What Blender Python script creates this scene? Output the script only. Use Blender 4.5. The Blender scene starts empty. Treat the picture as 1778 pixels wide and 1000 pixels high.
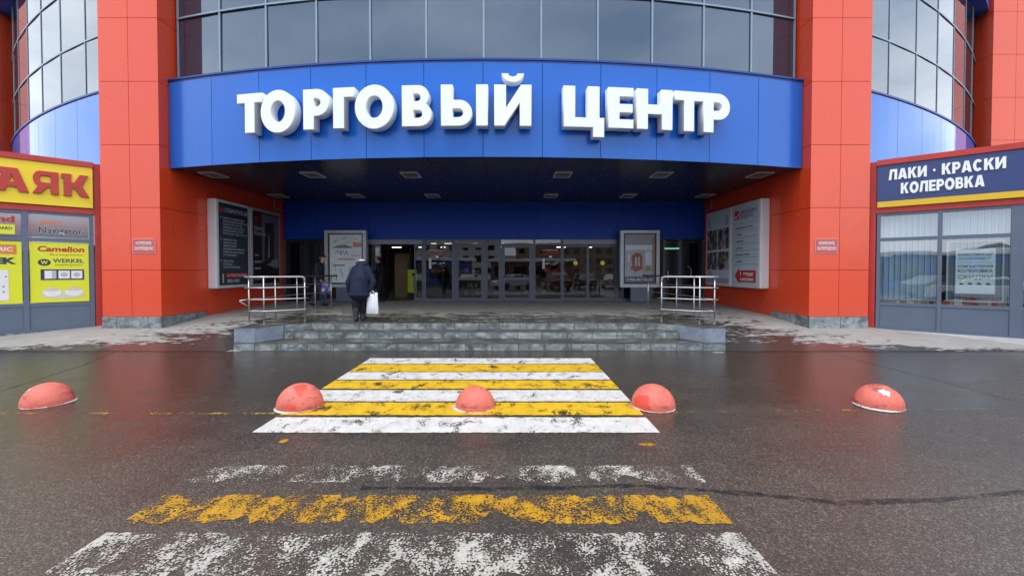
import bpy, bmesh, math, random
from mathutils import Vector, Matrix
random.seed(7)
SC = bpy.context.scene
COL = SC.collection
R = math.radians

# ------------------------------------------------------------------ camera
PITCH = R(1.09)
F = 740.0
cam = bpy.data.cameras.new('camera'); cam_o = bpy.data.objects.new('camera', cam)
COL.objects.link(cam_o); SC.camera = cam_o
cam.sensor_fit = 'HORIZONTAL'; cam.sensor_width = 36.0
cam.lens = 36.0 * F / 1778.0
cam.shift_x = 4.0 / 1778.0; cam.shift_y = -15.0 / 1778.0
cam.clip_start = 0.1; cam.clip_end = 2000
cam_o.location = (0, 0, 1.75); cam_o.rotation_euler = (R(90) - PITCH, 0, 0)

# ------------------------------------------------------------------ sky, sun, exposure
SUN_EL, SUN_AZ = R(66), R(205)            # azimuth measured from +Y clockwise: behind the camera, a little to the left
w = bpy.data.worlds.new('World'); SC.world = w; w.use_nodes = True
nt = w.node_tree; N = nt.nodes; L = nt.links
bg = N['Background']; bg.inputs['Strength'].default_value = 0.1
sky = N.new('ShaderNodeTexSky'); sky.sky_type = 'NISHITA'; sky.sun_disc = False
sky.sun_elevation = SUN_EL; sky.sun_rotation = SUN_AZ
tc = N.new('ShaderNodeTexCoord')
mp = N.new('ShaderNodeMapping'); mp.inputs['Scale'].default_value = (1.0, 1.0, 2.6); mp.inputs['Location'].default_value = (3.1, 1.7, 0.4)
no = N.new('ShaderNodeTexNoise'); no.inputs['Scale'].default_value = 1.7; no.inputs['Detail'].default_value = 7; no.inputs['Roughness'].default_value = 0.55
rp = N.new('ShaderNodeValToRGB')
rp.color_ramp.elements[0].position = 0.33; rp.color_ramp.elements[0].color = (5.8, 6.9, 8.8, 1)
rp.color_ramp.elements[1].position = 0.68; rp.color_ramp.elements[1].color = (13.5, 14.0, 14.8, 1)
mx = N.new('ShaderNodeMix'); mx.data_type = 'RGBA'; mx.inputs['Factor'].default_value = 0.88
L.new(tc.outputs['Generated'], mp.inputs['Vector']); L.new(mp.outputs['Vector'], no.inputs['Vector'])
L.new(no.outputs['Fac'], rp.inputs['Fac'])
L.new(sky.outputs['Color'], mx.inputs[6]); L.new(rp.outputs['Color'], mx.inputs[7]); L.new(mx.outputs[2], bg.inputs['Color'])
sun = bpy.data.lights.new('sun', 'SUN'); sun.energy = 0.8; sun.angle = R(40); sun.color = (1, 0.96, 0.9)
sun_o = bpy.data.objects.new('sun', sun); COL.objects.link(sun_o)
sd = Vector((math.sin(SUN_AZ) * math.cos(SUN_EL), math.cos(SUN_AZ) * math.cos(SUN_EL), math.sin(SUN_EL)))
sun_o.rotation_euler = sd.to_track_quat('Z', 'Y').to_euler(); sun_o.location = sd * 60
SC.view_settings.view_transform = 'Standard'; SC.view_settings.look = 'None'
SC.view_settings.gamma = 1; SC.view_settings.exposure = 1.0
SC.cycles.max_bounces = 8; SC.cycles.transparent_max_bounces = 12; SC.cycles.caustics_reflective = False; SC.cycles.caustics_refractive = False
SC.cycles.use_denoising = True; SC.cycles.blur_glossy = 1.0; SC.cycles.sample_clamp_indirect = 0.8

# ------------------------------------------------------------------ helpers: materials
class NT:
    def __init__(s, name):
        s.m = bpy.data.materials.new(name); s.m.use_nodes = True
        s.t = s.m.node_tree; s.n = s.t.nodes; s.l = s.t.links
        s.b = s.n['Principled BSDF']; s.out = s.n['Material Output']
    def add(s, kind, **kw):
        nd = s.n.new('ShaderNode' + kind)
        for k, v in kw.items():
            if k in nd.inputs: nd.inputs[k].default_value = v
            else: setattr(nd, k, v)
        return nd
    def pos(s, obj=False):
        return s.add('TexCoord').outputs['Object'] if obj else s.add('NewGeometry').outputs['Position']
    def mapped(s, vec, scale, loc=(0, 0, 0)):
        m = s.add('Mapping'); m.inputs['Scale'].default_value = scale; m.inputs['Location'].default_value = loc
        s.l.new(vec, m.inputs['Vector']); return m.outputs['Vector']
    def noise(s, vec, scale, detail=4, rough=0.55, dist=0):
        n = s.add('TexNoise', Scale=scale, Detail=detail, Roughness=rough, Distortion=dist)
        s.l.new(vec, n.inputs['Vector']); return n.outputs['Fac']
    def voro(s, vec, scale, feature='F1', rnd=1.0):
        n = s.add('TexVoronoi', feature=feature, Scale=scale, Randomness=rnd)
        s.l.new(vec, n.inputs['Vector']); return n
    def ramp(s, fac, stops):
        r = s.add('ValToRGB'); e = r.color_ramp.elements
        while len(e) < len(stops): e.new(0.5)
        for q, (p, c) in zip(e, stops):
            q.position = p; q.color = tuple(c) + (1,) if not isinstance(c, (int, float)) else (c, c, c, 1)
        s.l.new(fac, r.inputs['Fac']); return r.outputs['Color']
    def math(s, op, a, b=0.0, c=None, clamp=False):
        m = s.add('Math', operation=op, use_clamp=clamp)
        for i, v in enumerate((a, b) if c is None else (a, b, c)):
            if isinstance(v, (int, float)): m.inputs[i].default_value = v
            else: s.l.new(v, m.inputs[i])
        return m.outputs[0]
    def mix(s, fac, a, b):
        m = s.add('Mix', data_type='RGBA')
        for i, v in ((0, fac), (6, a), (7, b)):
            if isinstance(v, (int, float)): m.inputs[i].default_value = v
            elif isinstance(v, tuple): m.inputs[i].default_value = v + (1,) if len(v) == 3 else v
            else: s.l.new(v, m.inputs[i])
        return m.outputs[2]
    def bump(s, h, strength=0.3, dist=0.01):
        b = s.add('Bump', Strength=strength, Distance=dist)
        s.l.new(h, b.inputs['Height']); s.l.new(b.outputs['Normal'], s.b.inputs['Normal'])
    def set(s, key, v):
        if isinstance(v, (int, float)): s.b.inputs[key].default_value = v
        elif isinstance(v, tuple): s.b.inputs[key].default_value = v + (1,) if len(v) == 3 else v
        else: s.l.new(v, s.b.inputs[key])

def pm(name, col, rough=0.5, metal=0.0, var=0.1, vs=3.0, bump=0.0, bs=60.0, ior=1.5, obj=True, rvar=0.0, coat=0.0):
    t = NT(name); p = t.pos(obj)
    n = t.noise(p, vs, 5, 0.6)
    dark = tuple(c * (1 - var) for c in col); lite = tuple(min(1, c * (1 + var * 0.7)) for c in col)
    t.set('Base Color', t.ramp(n, [(0.3, dark), (0.7, lite)]))
    t.set('Metallic', metal); t.set('IOR', ior); t.set('Coat Weight', coat)
    if rvar: t.set('Roughness', t.ramp(t.noise(p, vs * 2.3, 4), [(0.3, max(0.02, rough - rvar)), (0.7, rough + rvar)]))
    else: t.set('Roughness', rough)
    if bump: t.bump(t.noise(p, bs, 4), bump, 0.01)
    return t.m

def cladding(name, col, rough, ior=1.5, streak=0.12, tint=(1, 1, 1)):
    """glossy composite panel: faint dust, slight waviness"""
    t = NT(name); p = t.pos()
    n1 = t.noise(t.mapped(p, (2.5, 2.5, 0.35)), 1.5, 5, 0.6)
    n2 = t.noise(p, 9, 4, 0.6)
    n = t.math('ADD', t.math('MULTIPLY', n1, 0.85), t.math('MULTIPLY', n2, 0.15))
    g = tuple(c * (1 - streak) + 0.10 * streak for c in col)
    ri = t.add('NewGeometry').outputs['Random Per Island']
    c0 = t.mix(t.math('MULTIPLY', ri, 0.10), t.ramp(n, [(0.35, col), (0.7, g)]), tuple(c * 0.55 for c in col))
    sz = t.add('SeparateXYZ'); t.l.new(p, sz.inputs[0])
    low = t.math('MULTIPLY', t.ramp(t.math('ADD', t.math('MULTIPLY', sz.outputs[2], 0.5), t.math('MULTIPLY', n2, 0.5)), [(0.45, 0.30), (0.80, 0.0)]), n1)
    t.set('Base Color', t.mix(low, c0, (0.16, 0.12, 0.10)))
    t.set('Roughness', t.ramp(n2, [(0.3, rough * 0.8), (0.75, rough * 1.35)]))
    t.set('IOR', ior); t.set('Specular Tint', tint)
    t.bump(t.noise(p, 1.3, 2), 0.035, 0.05)
    return t.m

def glass_dark(name, col, ior, rough=0.02, wav=0.03, ws=0.9, tint=(1, 1, 1)):
    t = NT(name); p = t.pos()
    t.set('Base Color', col); t.set('Roughness', t.ramp(t.noise(p, 1.1, 3), [(0.3, rough), (0.8, rough * 3)])); t.set('IOR', ior); t.set('Specular Tint', tint)
    t.bump(t.noise(p, ws, 2), wav, 0.05)
    return t.m

def glass_clear(name, tint=(0.62, 0.68, 0.72), ior=1.9, wav=0.02):
    t = NT(name); p = t.pos()
    tr = t.add('BsdfTransparent'); tr.inputs[0].default_value = tint + (1,)
    gl = t.add('BsdfGlossy'); gl.inputs['Roughness'].default_value = 0.015
    b = t.add('Bump', Strength=wav, Distance=0.05); t.l.new(t.noise(p, 1.2, 2), b.inputs['Height']); t.l.new(b.outputs['Normal'], gl.inputs['Normal'])
    fr = t.add('Fresnel'); ms = t.add('MixShader')
    gm = t.add('NewGeometry')
    t.l.new(t.math('POWER', ior, t.math('SUBTRACT', 1.0, t.math('MULTIPLY', gm.outputs['Backfacing'], 2.0))), fr.inputs['IOR'])
    t.l.new(fr.outputs[0], ms.inputs[0]); t.l.new(tr.outputs[0], ms.inputs[1]); t.l.new(gl.outputs[0], ms.inputs[2])
    t.l.new(ms.outputs[0], t.out.inputs['Surface'])
    return t.m

def emit(name, col, strength):
    t = NT(name); t.set('Base Color', (0.8, 0.8, 0.8)); t.set('Emission Color', col); t.set('Emission Strength', strength)
    return t.m

def flat(name, col, rough=0.6, var=0.04):
    return pm(name, col, rough, var=var, vs=6)

M = {}
M['red'] = cladding('red_composite_panel', (0.80, 0.066, 0.016), 0.22, 1.7, 0.04, (1.0, 0.88, 0.80))
M['red_dark'] = flat('red_groove', (0.10, 0.008, 0.005), 0.7)
M['red_trim'] = pm('red_painted_trim', (0.50, 0.03, 0.018), 0.4, var=0.15)
M['blue'] = cladding('blue_composite_panel', (0.010, 0.118, 0.52), 0.20, 1.5, 0.02, (0.75, 0.9, 1.0))
M['blue_bay'] = cladding('blue_gloss_panel', (0.02, 0.17, 0.62), 0.05, 1.62, 0.04, (0.48, 0.74, 1.0))
M['blue_edge'] = pm('dark_blue_trim', (0.006, 0.045, 0.24), 0.45)
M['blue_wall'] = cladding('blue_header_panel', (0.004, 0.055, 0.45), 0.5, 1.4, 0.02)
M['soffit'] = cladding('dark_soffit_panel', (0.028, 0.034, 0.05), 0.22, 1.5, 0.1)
M['groove'] = flat('dark_groove', (0.006, 0.007, 0.012), 0.8)
M['alu'] = pm('grey_blue_aluminium', (0.105, 0.135, 0.185), 0.38, 0.0, var=0.06)
M['alu_lite'] = pm('light_mullion', (0.24, 0.33, 0.40), 0.35, 0.0, var=0.06)
M['alu_dark'] = pm('dark_door_frame', (0.085, 0.10, 0.135), 0.4, 0.0, var=0.08)
M['alu_grey'] = pm('grey_header_box', (0.22, 0.24, 0.28), 0.4, 0.1, var=0.08)
M['black_frame'] = pm('near_black_frame', (0.012, 0.014, 0.02), 0.4)
M['facade_glass'] = glass_dark('curtain_wall_glass', (0.016, 0.026, 0.048), 2.1, 0.02, 0.03, 0.9, (0.72, 0.86, 1.0))
M['bay_glass'] = glass_dark('bay_glass', (0.012, 0.020, 0.026), 3.0, 0.01, 0.05, 1.4, (0.92, 0.97, 1.0))
M['door_glass'] = glass_clear('door_glass', (0.55, 0.6, 0.64), 1.9)
M['shop_glass'] = glass_clear('shop_glass', (0.88, 0.95, 0.98), 3.3, 0.04)
M['dark_glass'] = glass_dark('dark_door_glass', (0.006, 0.008, 0.011), 1.5)
M['white_sign'] = pm('white_sign_acrylic', (0.84, 0.87, 0.86), 0.35, var=0.03)
M['white'] = flat('white_film', (0.78, 0.78, 0.77))
M['grey_frame'] = pm('silver_sign_frame', (0.42, 0.45, 0.48), 0.35, 0.25, var=0.06)
M['steel'] = pm('brushed_stainless_steel', (0.52, 0.51, 0.50), 0.33, 0.9, var=0.1, vs=14)
M['dark_rail'] = pm('worn_dark_handrail', (0.05, 0.05, 0.055), 0.4, 0.3)
M['black'] = flat('black_print', (0.015, 0.015, 0.018))
M['ink'] = flat('dark_ink', (0.03, 0.04, 0.07))
M['red_print'] = flat('red_print', (0.48, 0.03, 0.03))
M['faded_plate'] = flat('faded_red_plate', (0.52, 0.11, 0.10))
M['navy_board'] = pm('navy_board_print', (0.022, 0.032, 0.05), 0.35, var=0.15)
M['grey_print'] = flat('grey_print', (0.45, 0.48, 0.5))
M['brown_print'] = pm('dark_maroon_print', (0.02, 0.010, 0.012), 0.3, var=0.3)
M['pale_board'] = pm('pale_board_print', (0.52, 0.58, 0.66), 0.35, var=0.04)
M['yellow'] = pm('yellow_sign_panel', (0.90, 0.69, 0.004), 0.35, var=0.04)
M['lemon'] = pm('lemon_window_film', (0.74, 0.76, 0.02), 0.3, var=0.03)
M['navy_sign'] = pm('navy_sign_panel', (0.026, 0.048, 0.17), 0.3, var=0.05)
M['gold'] = flat('gold_stripe', (0.72, 0.46, 0.015), 0.4)
M['orange_print'] = flat('orange_print', (0.72, 0.22, 0.04))
M['salmon_print'] = flat('salmon_print', (0.66, 0.22, 0.12))
M['cream_print'] = flat('cream_print', (0.66, 0.60, 0.42))
M['blue_print'] = flat('blue_print', (0.06, 0.14, 0.40))
M['pink_print'] = flat('pink_print', (0.70, 0.27, 0.28))
M['tan'] = pm('tan_wood', (0.34, 0.24, 0.12), 0.5, var=0.15)
M['green_sign'] = emit('green_exit_sign', (0.25, 0.8, 0.45), 0.25)
M['lamp_on'] = emit('ceiling_strip_light', (1, 0.92, 0.7), 2.2)
M['lamp_off'] = pm('frosted_lamp_cover', (0.12, 0.13, 0.14), 0.35)
M['lamp_rim'] = pm('lamp_rim', (0.85, 0.88, 0.9), 0.4)
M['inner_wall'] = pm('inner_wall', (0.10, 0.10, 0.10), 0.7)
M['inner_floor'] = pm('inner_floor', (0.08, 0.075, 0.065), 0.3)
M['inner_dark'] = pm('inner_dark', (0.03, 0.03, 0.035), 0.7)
M['roof'] = pm('roof_felt', (0.12, 0.12, 0.12), 0.8)
M['snow'] = pm('old_snow', (0.78, 0.80, 0.83), 0.7, var=0.08, bump=0.5, bs=20)

M['dirty_ice'] = pm('dirty_ice', (0.34, 0.34, 0.33), 0.5, var=0.4, vs=9, bump=0.5, bs=30)
def asphalt():
    t = NT('wet_asphalt'); p = t.pos()
    v = t.voro(p, 80); v2 = t.voro(p, 190)
    cell = t.add('SeparateColor'); t.l.new(v.outputs['Color'], cell.inputs[0])
    cell2 = t.add('SeparateColor'); t.l.new(v2.outputs['Color'], cell2.inputs[0])
    stone = t.ramp(cell.outputs[0], [(0.0, (0.034, 0.0255, 0.018)), (0.55, (0.060, 0.0455, 0.032)), (0.82, (0.110, 0.085, 0.062)), (1.0, (0.25, 0.20, 0.155))])
    fine = t.ramp(cell2.outputs[1], [(0.0, (0.028, 0.023, 0.019)), (0.8, (0.086, 0.066, 0.048)), (1.0, (0.17, 0.135, 0.10))])
    c = t.mix(0.45, stone, fine)
    big = t.noise(t.mapped(p, (0.5, 1.0, 1)), 0.55, 5, 0.6)
    mid = t.noise(p, 2.2, 5, 0.65)
    wet = t.math('ADD', t.math('MULTIPLY', big, 0.7), t.math('MULTIPLY', mid, 0.3))
    # standing water close to the building, drier under the photographer
    sx = t.add('SeparateXYZ'); t.l.new(p, sx.inputs[0])
    near = t.add('MapRange'); t.l.new(sx.outputs[1], near.inputs[0])
    near.inputs[1].default_value = 3.5; near.inputs[2].default_value = 8.0; near.inputs[3].default_value = 0.0; near.inputs[4].default_value = 0.20
    wet = t.math('ADD', wet, near.outputs[0])
    w01 = t.ramp(wet, [(0.40, 0.0), (0.66, 1.0)])
    c = t.mix(t.math('MULTIPLY', w01, 0.55), c, (0.020, 0.017, 0.014))
    t.set('Base Color', c)
    ro = t.ramp(w01, [(0.0, 0.42), (1.0, 0.17)])
    t.set('Roughness', ro)
    t.set('IOR', 1.5)
    h = t.math('SUBTRACT', t.math('MULTIPLY', v.outputs['Distance'], -1.0), t.math('MULTIPLY', v2.outputs['Distance'], 0.5))
    b = t.add('Bump', Distance=0.012); t.l.new(h, b.inputs['Height'])
    t.l.new(t.ramp(w01, [(0.0, 0.36), (1.0, 0.12)]), b.inputs['Strength']); t.l.new(b.outputs['Normal'], t.b.inputs['Normal'])
    return t.m
M['asphalt'] = asphalt()

def paint(name, col, dirty, thr, cover):
    """road paint: cracked when fresh (cover high), rubbed off to the stone tops when old"""
    t = NT(name); p = t.pos()
    big = t.noise(t.mapped(p, (1.5, 1.0, 1)), 1.5, 3, 0.5)
    mid = t.noise(t.mapped(p, (1.3, 0.9, 1)), 4.2, 9, 0.72, 0.4)
    fine = t.noise(p, 60, 3, 0.6)
    v = t.voro(p, 62)
    s = t.math('ADD', t.math('MULTIPLY', big, cover[0]), t.math('MULTIPLY', mid, cover[1]))
    s = t.math('SUBTRACT', t.math('ADD', s, t.math('MULTIPLY', fine, cover[2])), t.math('MULTIPLY', v.outputs['Distance'], cover[3]))
    a = t.ramp(s, [(thr, 0.0), (min(0.999, thr + 0.035), 1.0)])
    cr = t.voro(t.mapped(p, (1, 1, 1)), 3.6, 'DISTANCE_TO_EDGE')
    wp = t.add('VectorMath', operation='ADD'); nv = t.add('TexNoise', Scale=5.0, Detail=4.0); t.l.new(p, nv.inputs['Vector'])
    sc = t.add('VectorMath', operation='SCALE'); sc.inputs['Scale'].default_value = 0.35
    t.l.new(nv.outputs['Color'], sc.inputs[0]); t.l.new(p, wp.inputs[0]); t.l.new(sc.outputs[0], wp.inputs[1]); t.l.new(wp.outputs[0], cr.inputs['Vector'])
    crm = t.ramp(cr.outputs['Distance'], [(0.012, 0.0), (0.02, 1.0)])
    crm2 = t.math('MAXIMUM', crm, t.ramp(mid, [(0.41, 0.0), (0.47, 1.0)]))
    a = t.math('MULTIPLY', a, crm2)
    t.set('Base Color', t.mix(t.ramp(t.math('ADD', t.math('MULTIPLY', mid, 0.6), t.math('MULTIPLY', fine, 0.4)), [(0.38, 0.0), (0.66, 1.0)]), dirty, col))
    t.set('Roughness', 0.5)
    t.bump(t.math('ADD', fine, t.math('MULTIPLY', v.outputs['Distance'], -1.0)), 0.3, 0.01)
    tr = t.add('BsdfTransparent'); ms = t.add('MixShader')
    t.l.new(a, ms.inputs[0]); t.l.new(tr.outputs[0], ms.inputs[1]); t.l.new(t.b.outputs[0], ms.inputs[2]); t.l.new(ms.outputs[0], t.out.inputs['Surface'])
    return t.m
M['paint_white'] = paint('fresh_white_road_paint', (0.70, 0.69, 0.66), (0.44, 0.41, 0.37), 0.40, (0.35, 0.55, 0.20, 0.10))
M['paint_yellow'] = paint('fresh_yellow_road_paint', (0.78, 0.48, 0.004), (0.46, 0.26, 0.010), 0.415, (0.35, 0.55, 0.20, 0.10))
M['paint_white_old'] = paint('worn_white_road_paint', (0.52, 0.49, 0.43), (0.22, 0.19, 0.15), 0.535, (0.45, 0.75, 0.16, 0.30))
M['paint_white_gone'] = paint('nearly_lost_white_road_paint', (0.55, 0.52, 0.45), (0.20, 0.17, 0.13), 0.55, (0.45, 0.75, 0.16, 0.30))
M['paint_yellow_old'] = paint('worn_yellow_road_paint', (0.58, 0.29, 0.005), (0.18, 0.09, 0.010), 0.50, (0.45, 0.75, 0.16, 0.30))
M['paint_rim'] = paint('flaking_white_rim', (0.70, 0.70, 0.68), (0.35, 0.33, 0.30), 0.47, (0.45, 0.75, 0.16, 0.25))
M['paint_line'] = paint('thin_yellow_line_paint', (0.55, 0.32, 0.02), (0.20, 0.13, 0.03), 0.56, (0.5, 0.6, 0.12, 0.22))

def tar(name, col, rough):
    t = NT(name); p = t.pos()
    t.set('Base Color', t.ramp(t.noise(p, 14, 5), [(0.3, tuple(c * 0.6 for c in col)), (0.7, col)])); t.set('Roughness', rough)
    t.bump(t.noise(p, 60, 4), 0.5, 0.01)
    m = t.ramp(t.noise(p, 9, 5, 0.7), [(0.36, 0.0), (0.60, 0.85)])
    tr = t.add('BsdfTransparent'); ms = t.add('MixShader')
    t.l.new(m, ms.inputs[0]); t.l.new(tr.outputs[0], ms.inputs[1]); t.l.new(t.b.outputs[0], ms.inputs[2]); t.l.new(ms.outputs[0], t.out.inputs['Surface'])
    return t.m
M['tar'] = tar('old_tar_seam', (0.022, 0.021, 0.020), 0.4)
M['crack'] = tar('road_joint', (0.008, 0.007, 0.006), 0.8)

CX = -0.66
def wet_paving(name, dry, wetc, mode):
    t = NT(name); p = t.pos()
    s = t.add('SeparateXYZ'); t.l.new(p, s.inputs[0])
    n1 = t.noise(t.mapped(p, (0.8, 1.5, 1)), 1.6, 6, 0.62, 0.3); n2 = t.noise(t.mapped(p, (1.0, 2.0, 1)), 4.5, 6, 0.7)
    nn = t.math('ADD', t.math('MULTIPLY', n1, 0.50), t.math('MULTIPLY', n2, 0.50))
    if mode == 'ramp':
        ax = t.math('ABSOLUTE', t.math('SUBTRACT', s.outputs[0], CX))
        wv = t.math('SUBTRACT', 9.55, t.math('ADD', ax, t.math('MULTIPLY', t.math('SUBTRACT', s.outputs[1], 10.0), 0.66)))
        wv = t.math('ADD', t.math('MULTIPLY', wv, 0.052), nn)
        edge = t.math('MULTIPLY', t.math('SUBTRACT', 9.95, s.outputs[1]), 0.24)
        wv = t.math('ADD', wv, t.math('MAXIMUM', edge, 0.0))
        a = t.ramp(wv, [(0.55, 0.0), (0.60, 1.0)])
    else:
        wv = t.math('ADD', t.math('MULTIPLY', t.math('SUBTRACT', 13.4, s.outputs[1]), 0.055), nn)
        a = t.ramp(wv, [(0.52, 0.0), (0.58, 1.0)])
    br = t.add('TexBrick'); br.inputs['Scale'].default_value = 1.0; br.inputs['Brick Width'].default_value = 0.6; br.inputs['Row Height'].default_value = 0.6
    br.inputs['Mortar Size'].default_value = 0.006; br.offset = 0.0
    t.l.new(p, br.inputs['Vector'])
    d = t.ramp(t.noise(p, 3.2, 5), [(0.3, tuple(c * 0.78 for c in dry)), (0.7, dry)])
    d = t.mix(t.math('MULTIPLY', br.outputs['Fac'], 0.5), d, tuple(c * 0.35 for c in dry))
    t.set('Base Color', t.mix(a, d, wetc)); t.set('Roughness', t.ramp(a, [(0, 0.75), (1, 0.24)])); t.set('IOR', 1.4)
    t.bump(t.noise(p, 70, 3), 0.22, 0.006)
    return t.m
M['pavement'] = wet_paving('wet_patched_paving', (0.36, 0.35, 0.33), (0.05, 0.044, 0.040), 'ramp')
M['platform'] = wet_paving('platform_paving', (0.36, 0.335, 0.285), (0.058, 0.052, 0.042), 'plat')

def stone(name, bw, bh, off, a=(0.115, 0.145, 0.158), b=(0.26, 0.285, 0.272), zo=0.002, bl=0.85):
    t = NT(name); p = t.pos(); g = t.add('NewGeometry')
    s = t.add('SeparateXYZ'); t.l.new(p, s.inputs[0])
    cb = t.add('CombineXYZ'); t.l.new(t.math('ADD', t.math('ADD', s.outputs[0], off), t.math('MULTIPLY', s.outputs[1], 0.37)), cb.inputs[0]); t.l.new(t.math('ADD', s.outputs[2], zo), cb.inputs[1])
    br = t.add('TexBrick'); br.inputs['Scale'].default_value = 1.0; br.inputs['Brick Width'].default_value = bw; br.inputs['Row Height'].default_value = bh
    br.inputs['Mortar Size'].default_value = 0.022; br.inputs['Mortar Smooth'].default_value = 1.0; br.offset = 0.37
    br.inputs['Color1'].default_value = (0, 0, 0, 1); br.inputs['Color2'].default_value = (1, 1, 1, 1); br.inputs['Mortar'].default_value = (0.5, 0.5, 0.5, 1)
    t.l.new(cb.outputs[0], br.inputs['Vector'])
    c = t.mix(br.outputs['Color'], a, b)
    blot = t.noise(t.mapped(p, (1, 1, 2.2)), 4.2, 6, 0.7, 0.4); fine = t.noise(p, 30, 4, 0.7)
    c = t.mix(t.ramp(blot, [(0.47, 0.0), (0.62, bl)]), c, (0.42, 0.455, 0.44))
    c = t.mix(t.ramp(t.noise(t.mapped(p, (1, 1, 1.2), (4, 2, 7)), 3.1, 6, 0.7), [(0.47, 0.0), (0.62, bl)]), c, (0.055, 0.068, 0.078))
    c = t.mix(t.math('MULTIPLY', fine, 0.25), c, (0.10, 0.11, 0.11))
    c = t.mix(t.math('MULTIPLY', br.outputs['Fac'], t.math('ADD', 0.55, t.math('MULTIPLY', blot, 0.6))), c, (0.055, 0.055, 0.048))
    # treads: worn, damp and brownish
    nz = t.add('SeparateXYZ'); t.l.new(g.outputs['Normal'], nz.inputs[0])
    up = t.ramp(nz.outputs[2], [(0.6, 0.0), (0.9, 1.0)])
    tread = t.ramp(t.noise(t.mapped(p, (0.7, 1.6, 1)), 3.2, 6, 0.65), [(0.40, (0.030, 0.027, 0.022)), (0.54, (0.075, 0.070, 0.058)), (0.68, (0.20, 0.20, 0.185))])
    c = t.mix(up, c, tread)
    t.set('Base Color', c); t.set('Roughness', t.ramp(blot, [(0.3, 0.35), (0.7, 0.65)]))
    t.bump(fine, 0.2, 0.004)
    return t.m
M['stone'] = stone('grey_blue_stone_slabs', 0.58, 0.1667, 0.2)
M['stone_block'] = stone('pale_blue_stone_block', 1.1, 0.3334, 0.5, (0.16, 0.205, 0.27), (0.22, 0.265, 0.33), 0.166, 0.3)
M['plinth'] = stone('column_plinth_stone', 0.85, 0.7, 0.1, (0.20, 0.23, 0.24), (0.26, 0.29, 0.30))

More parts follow.
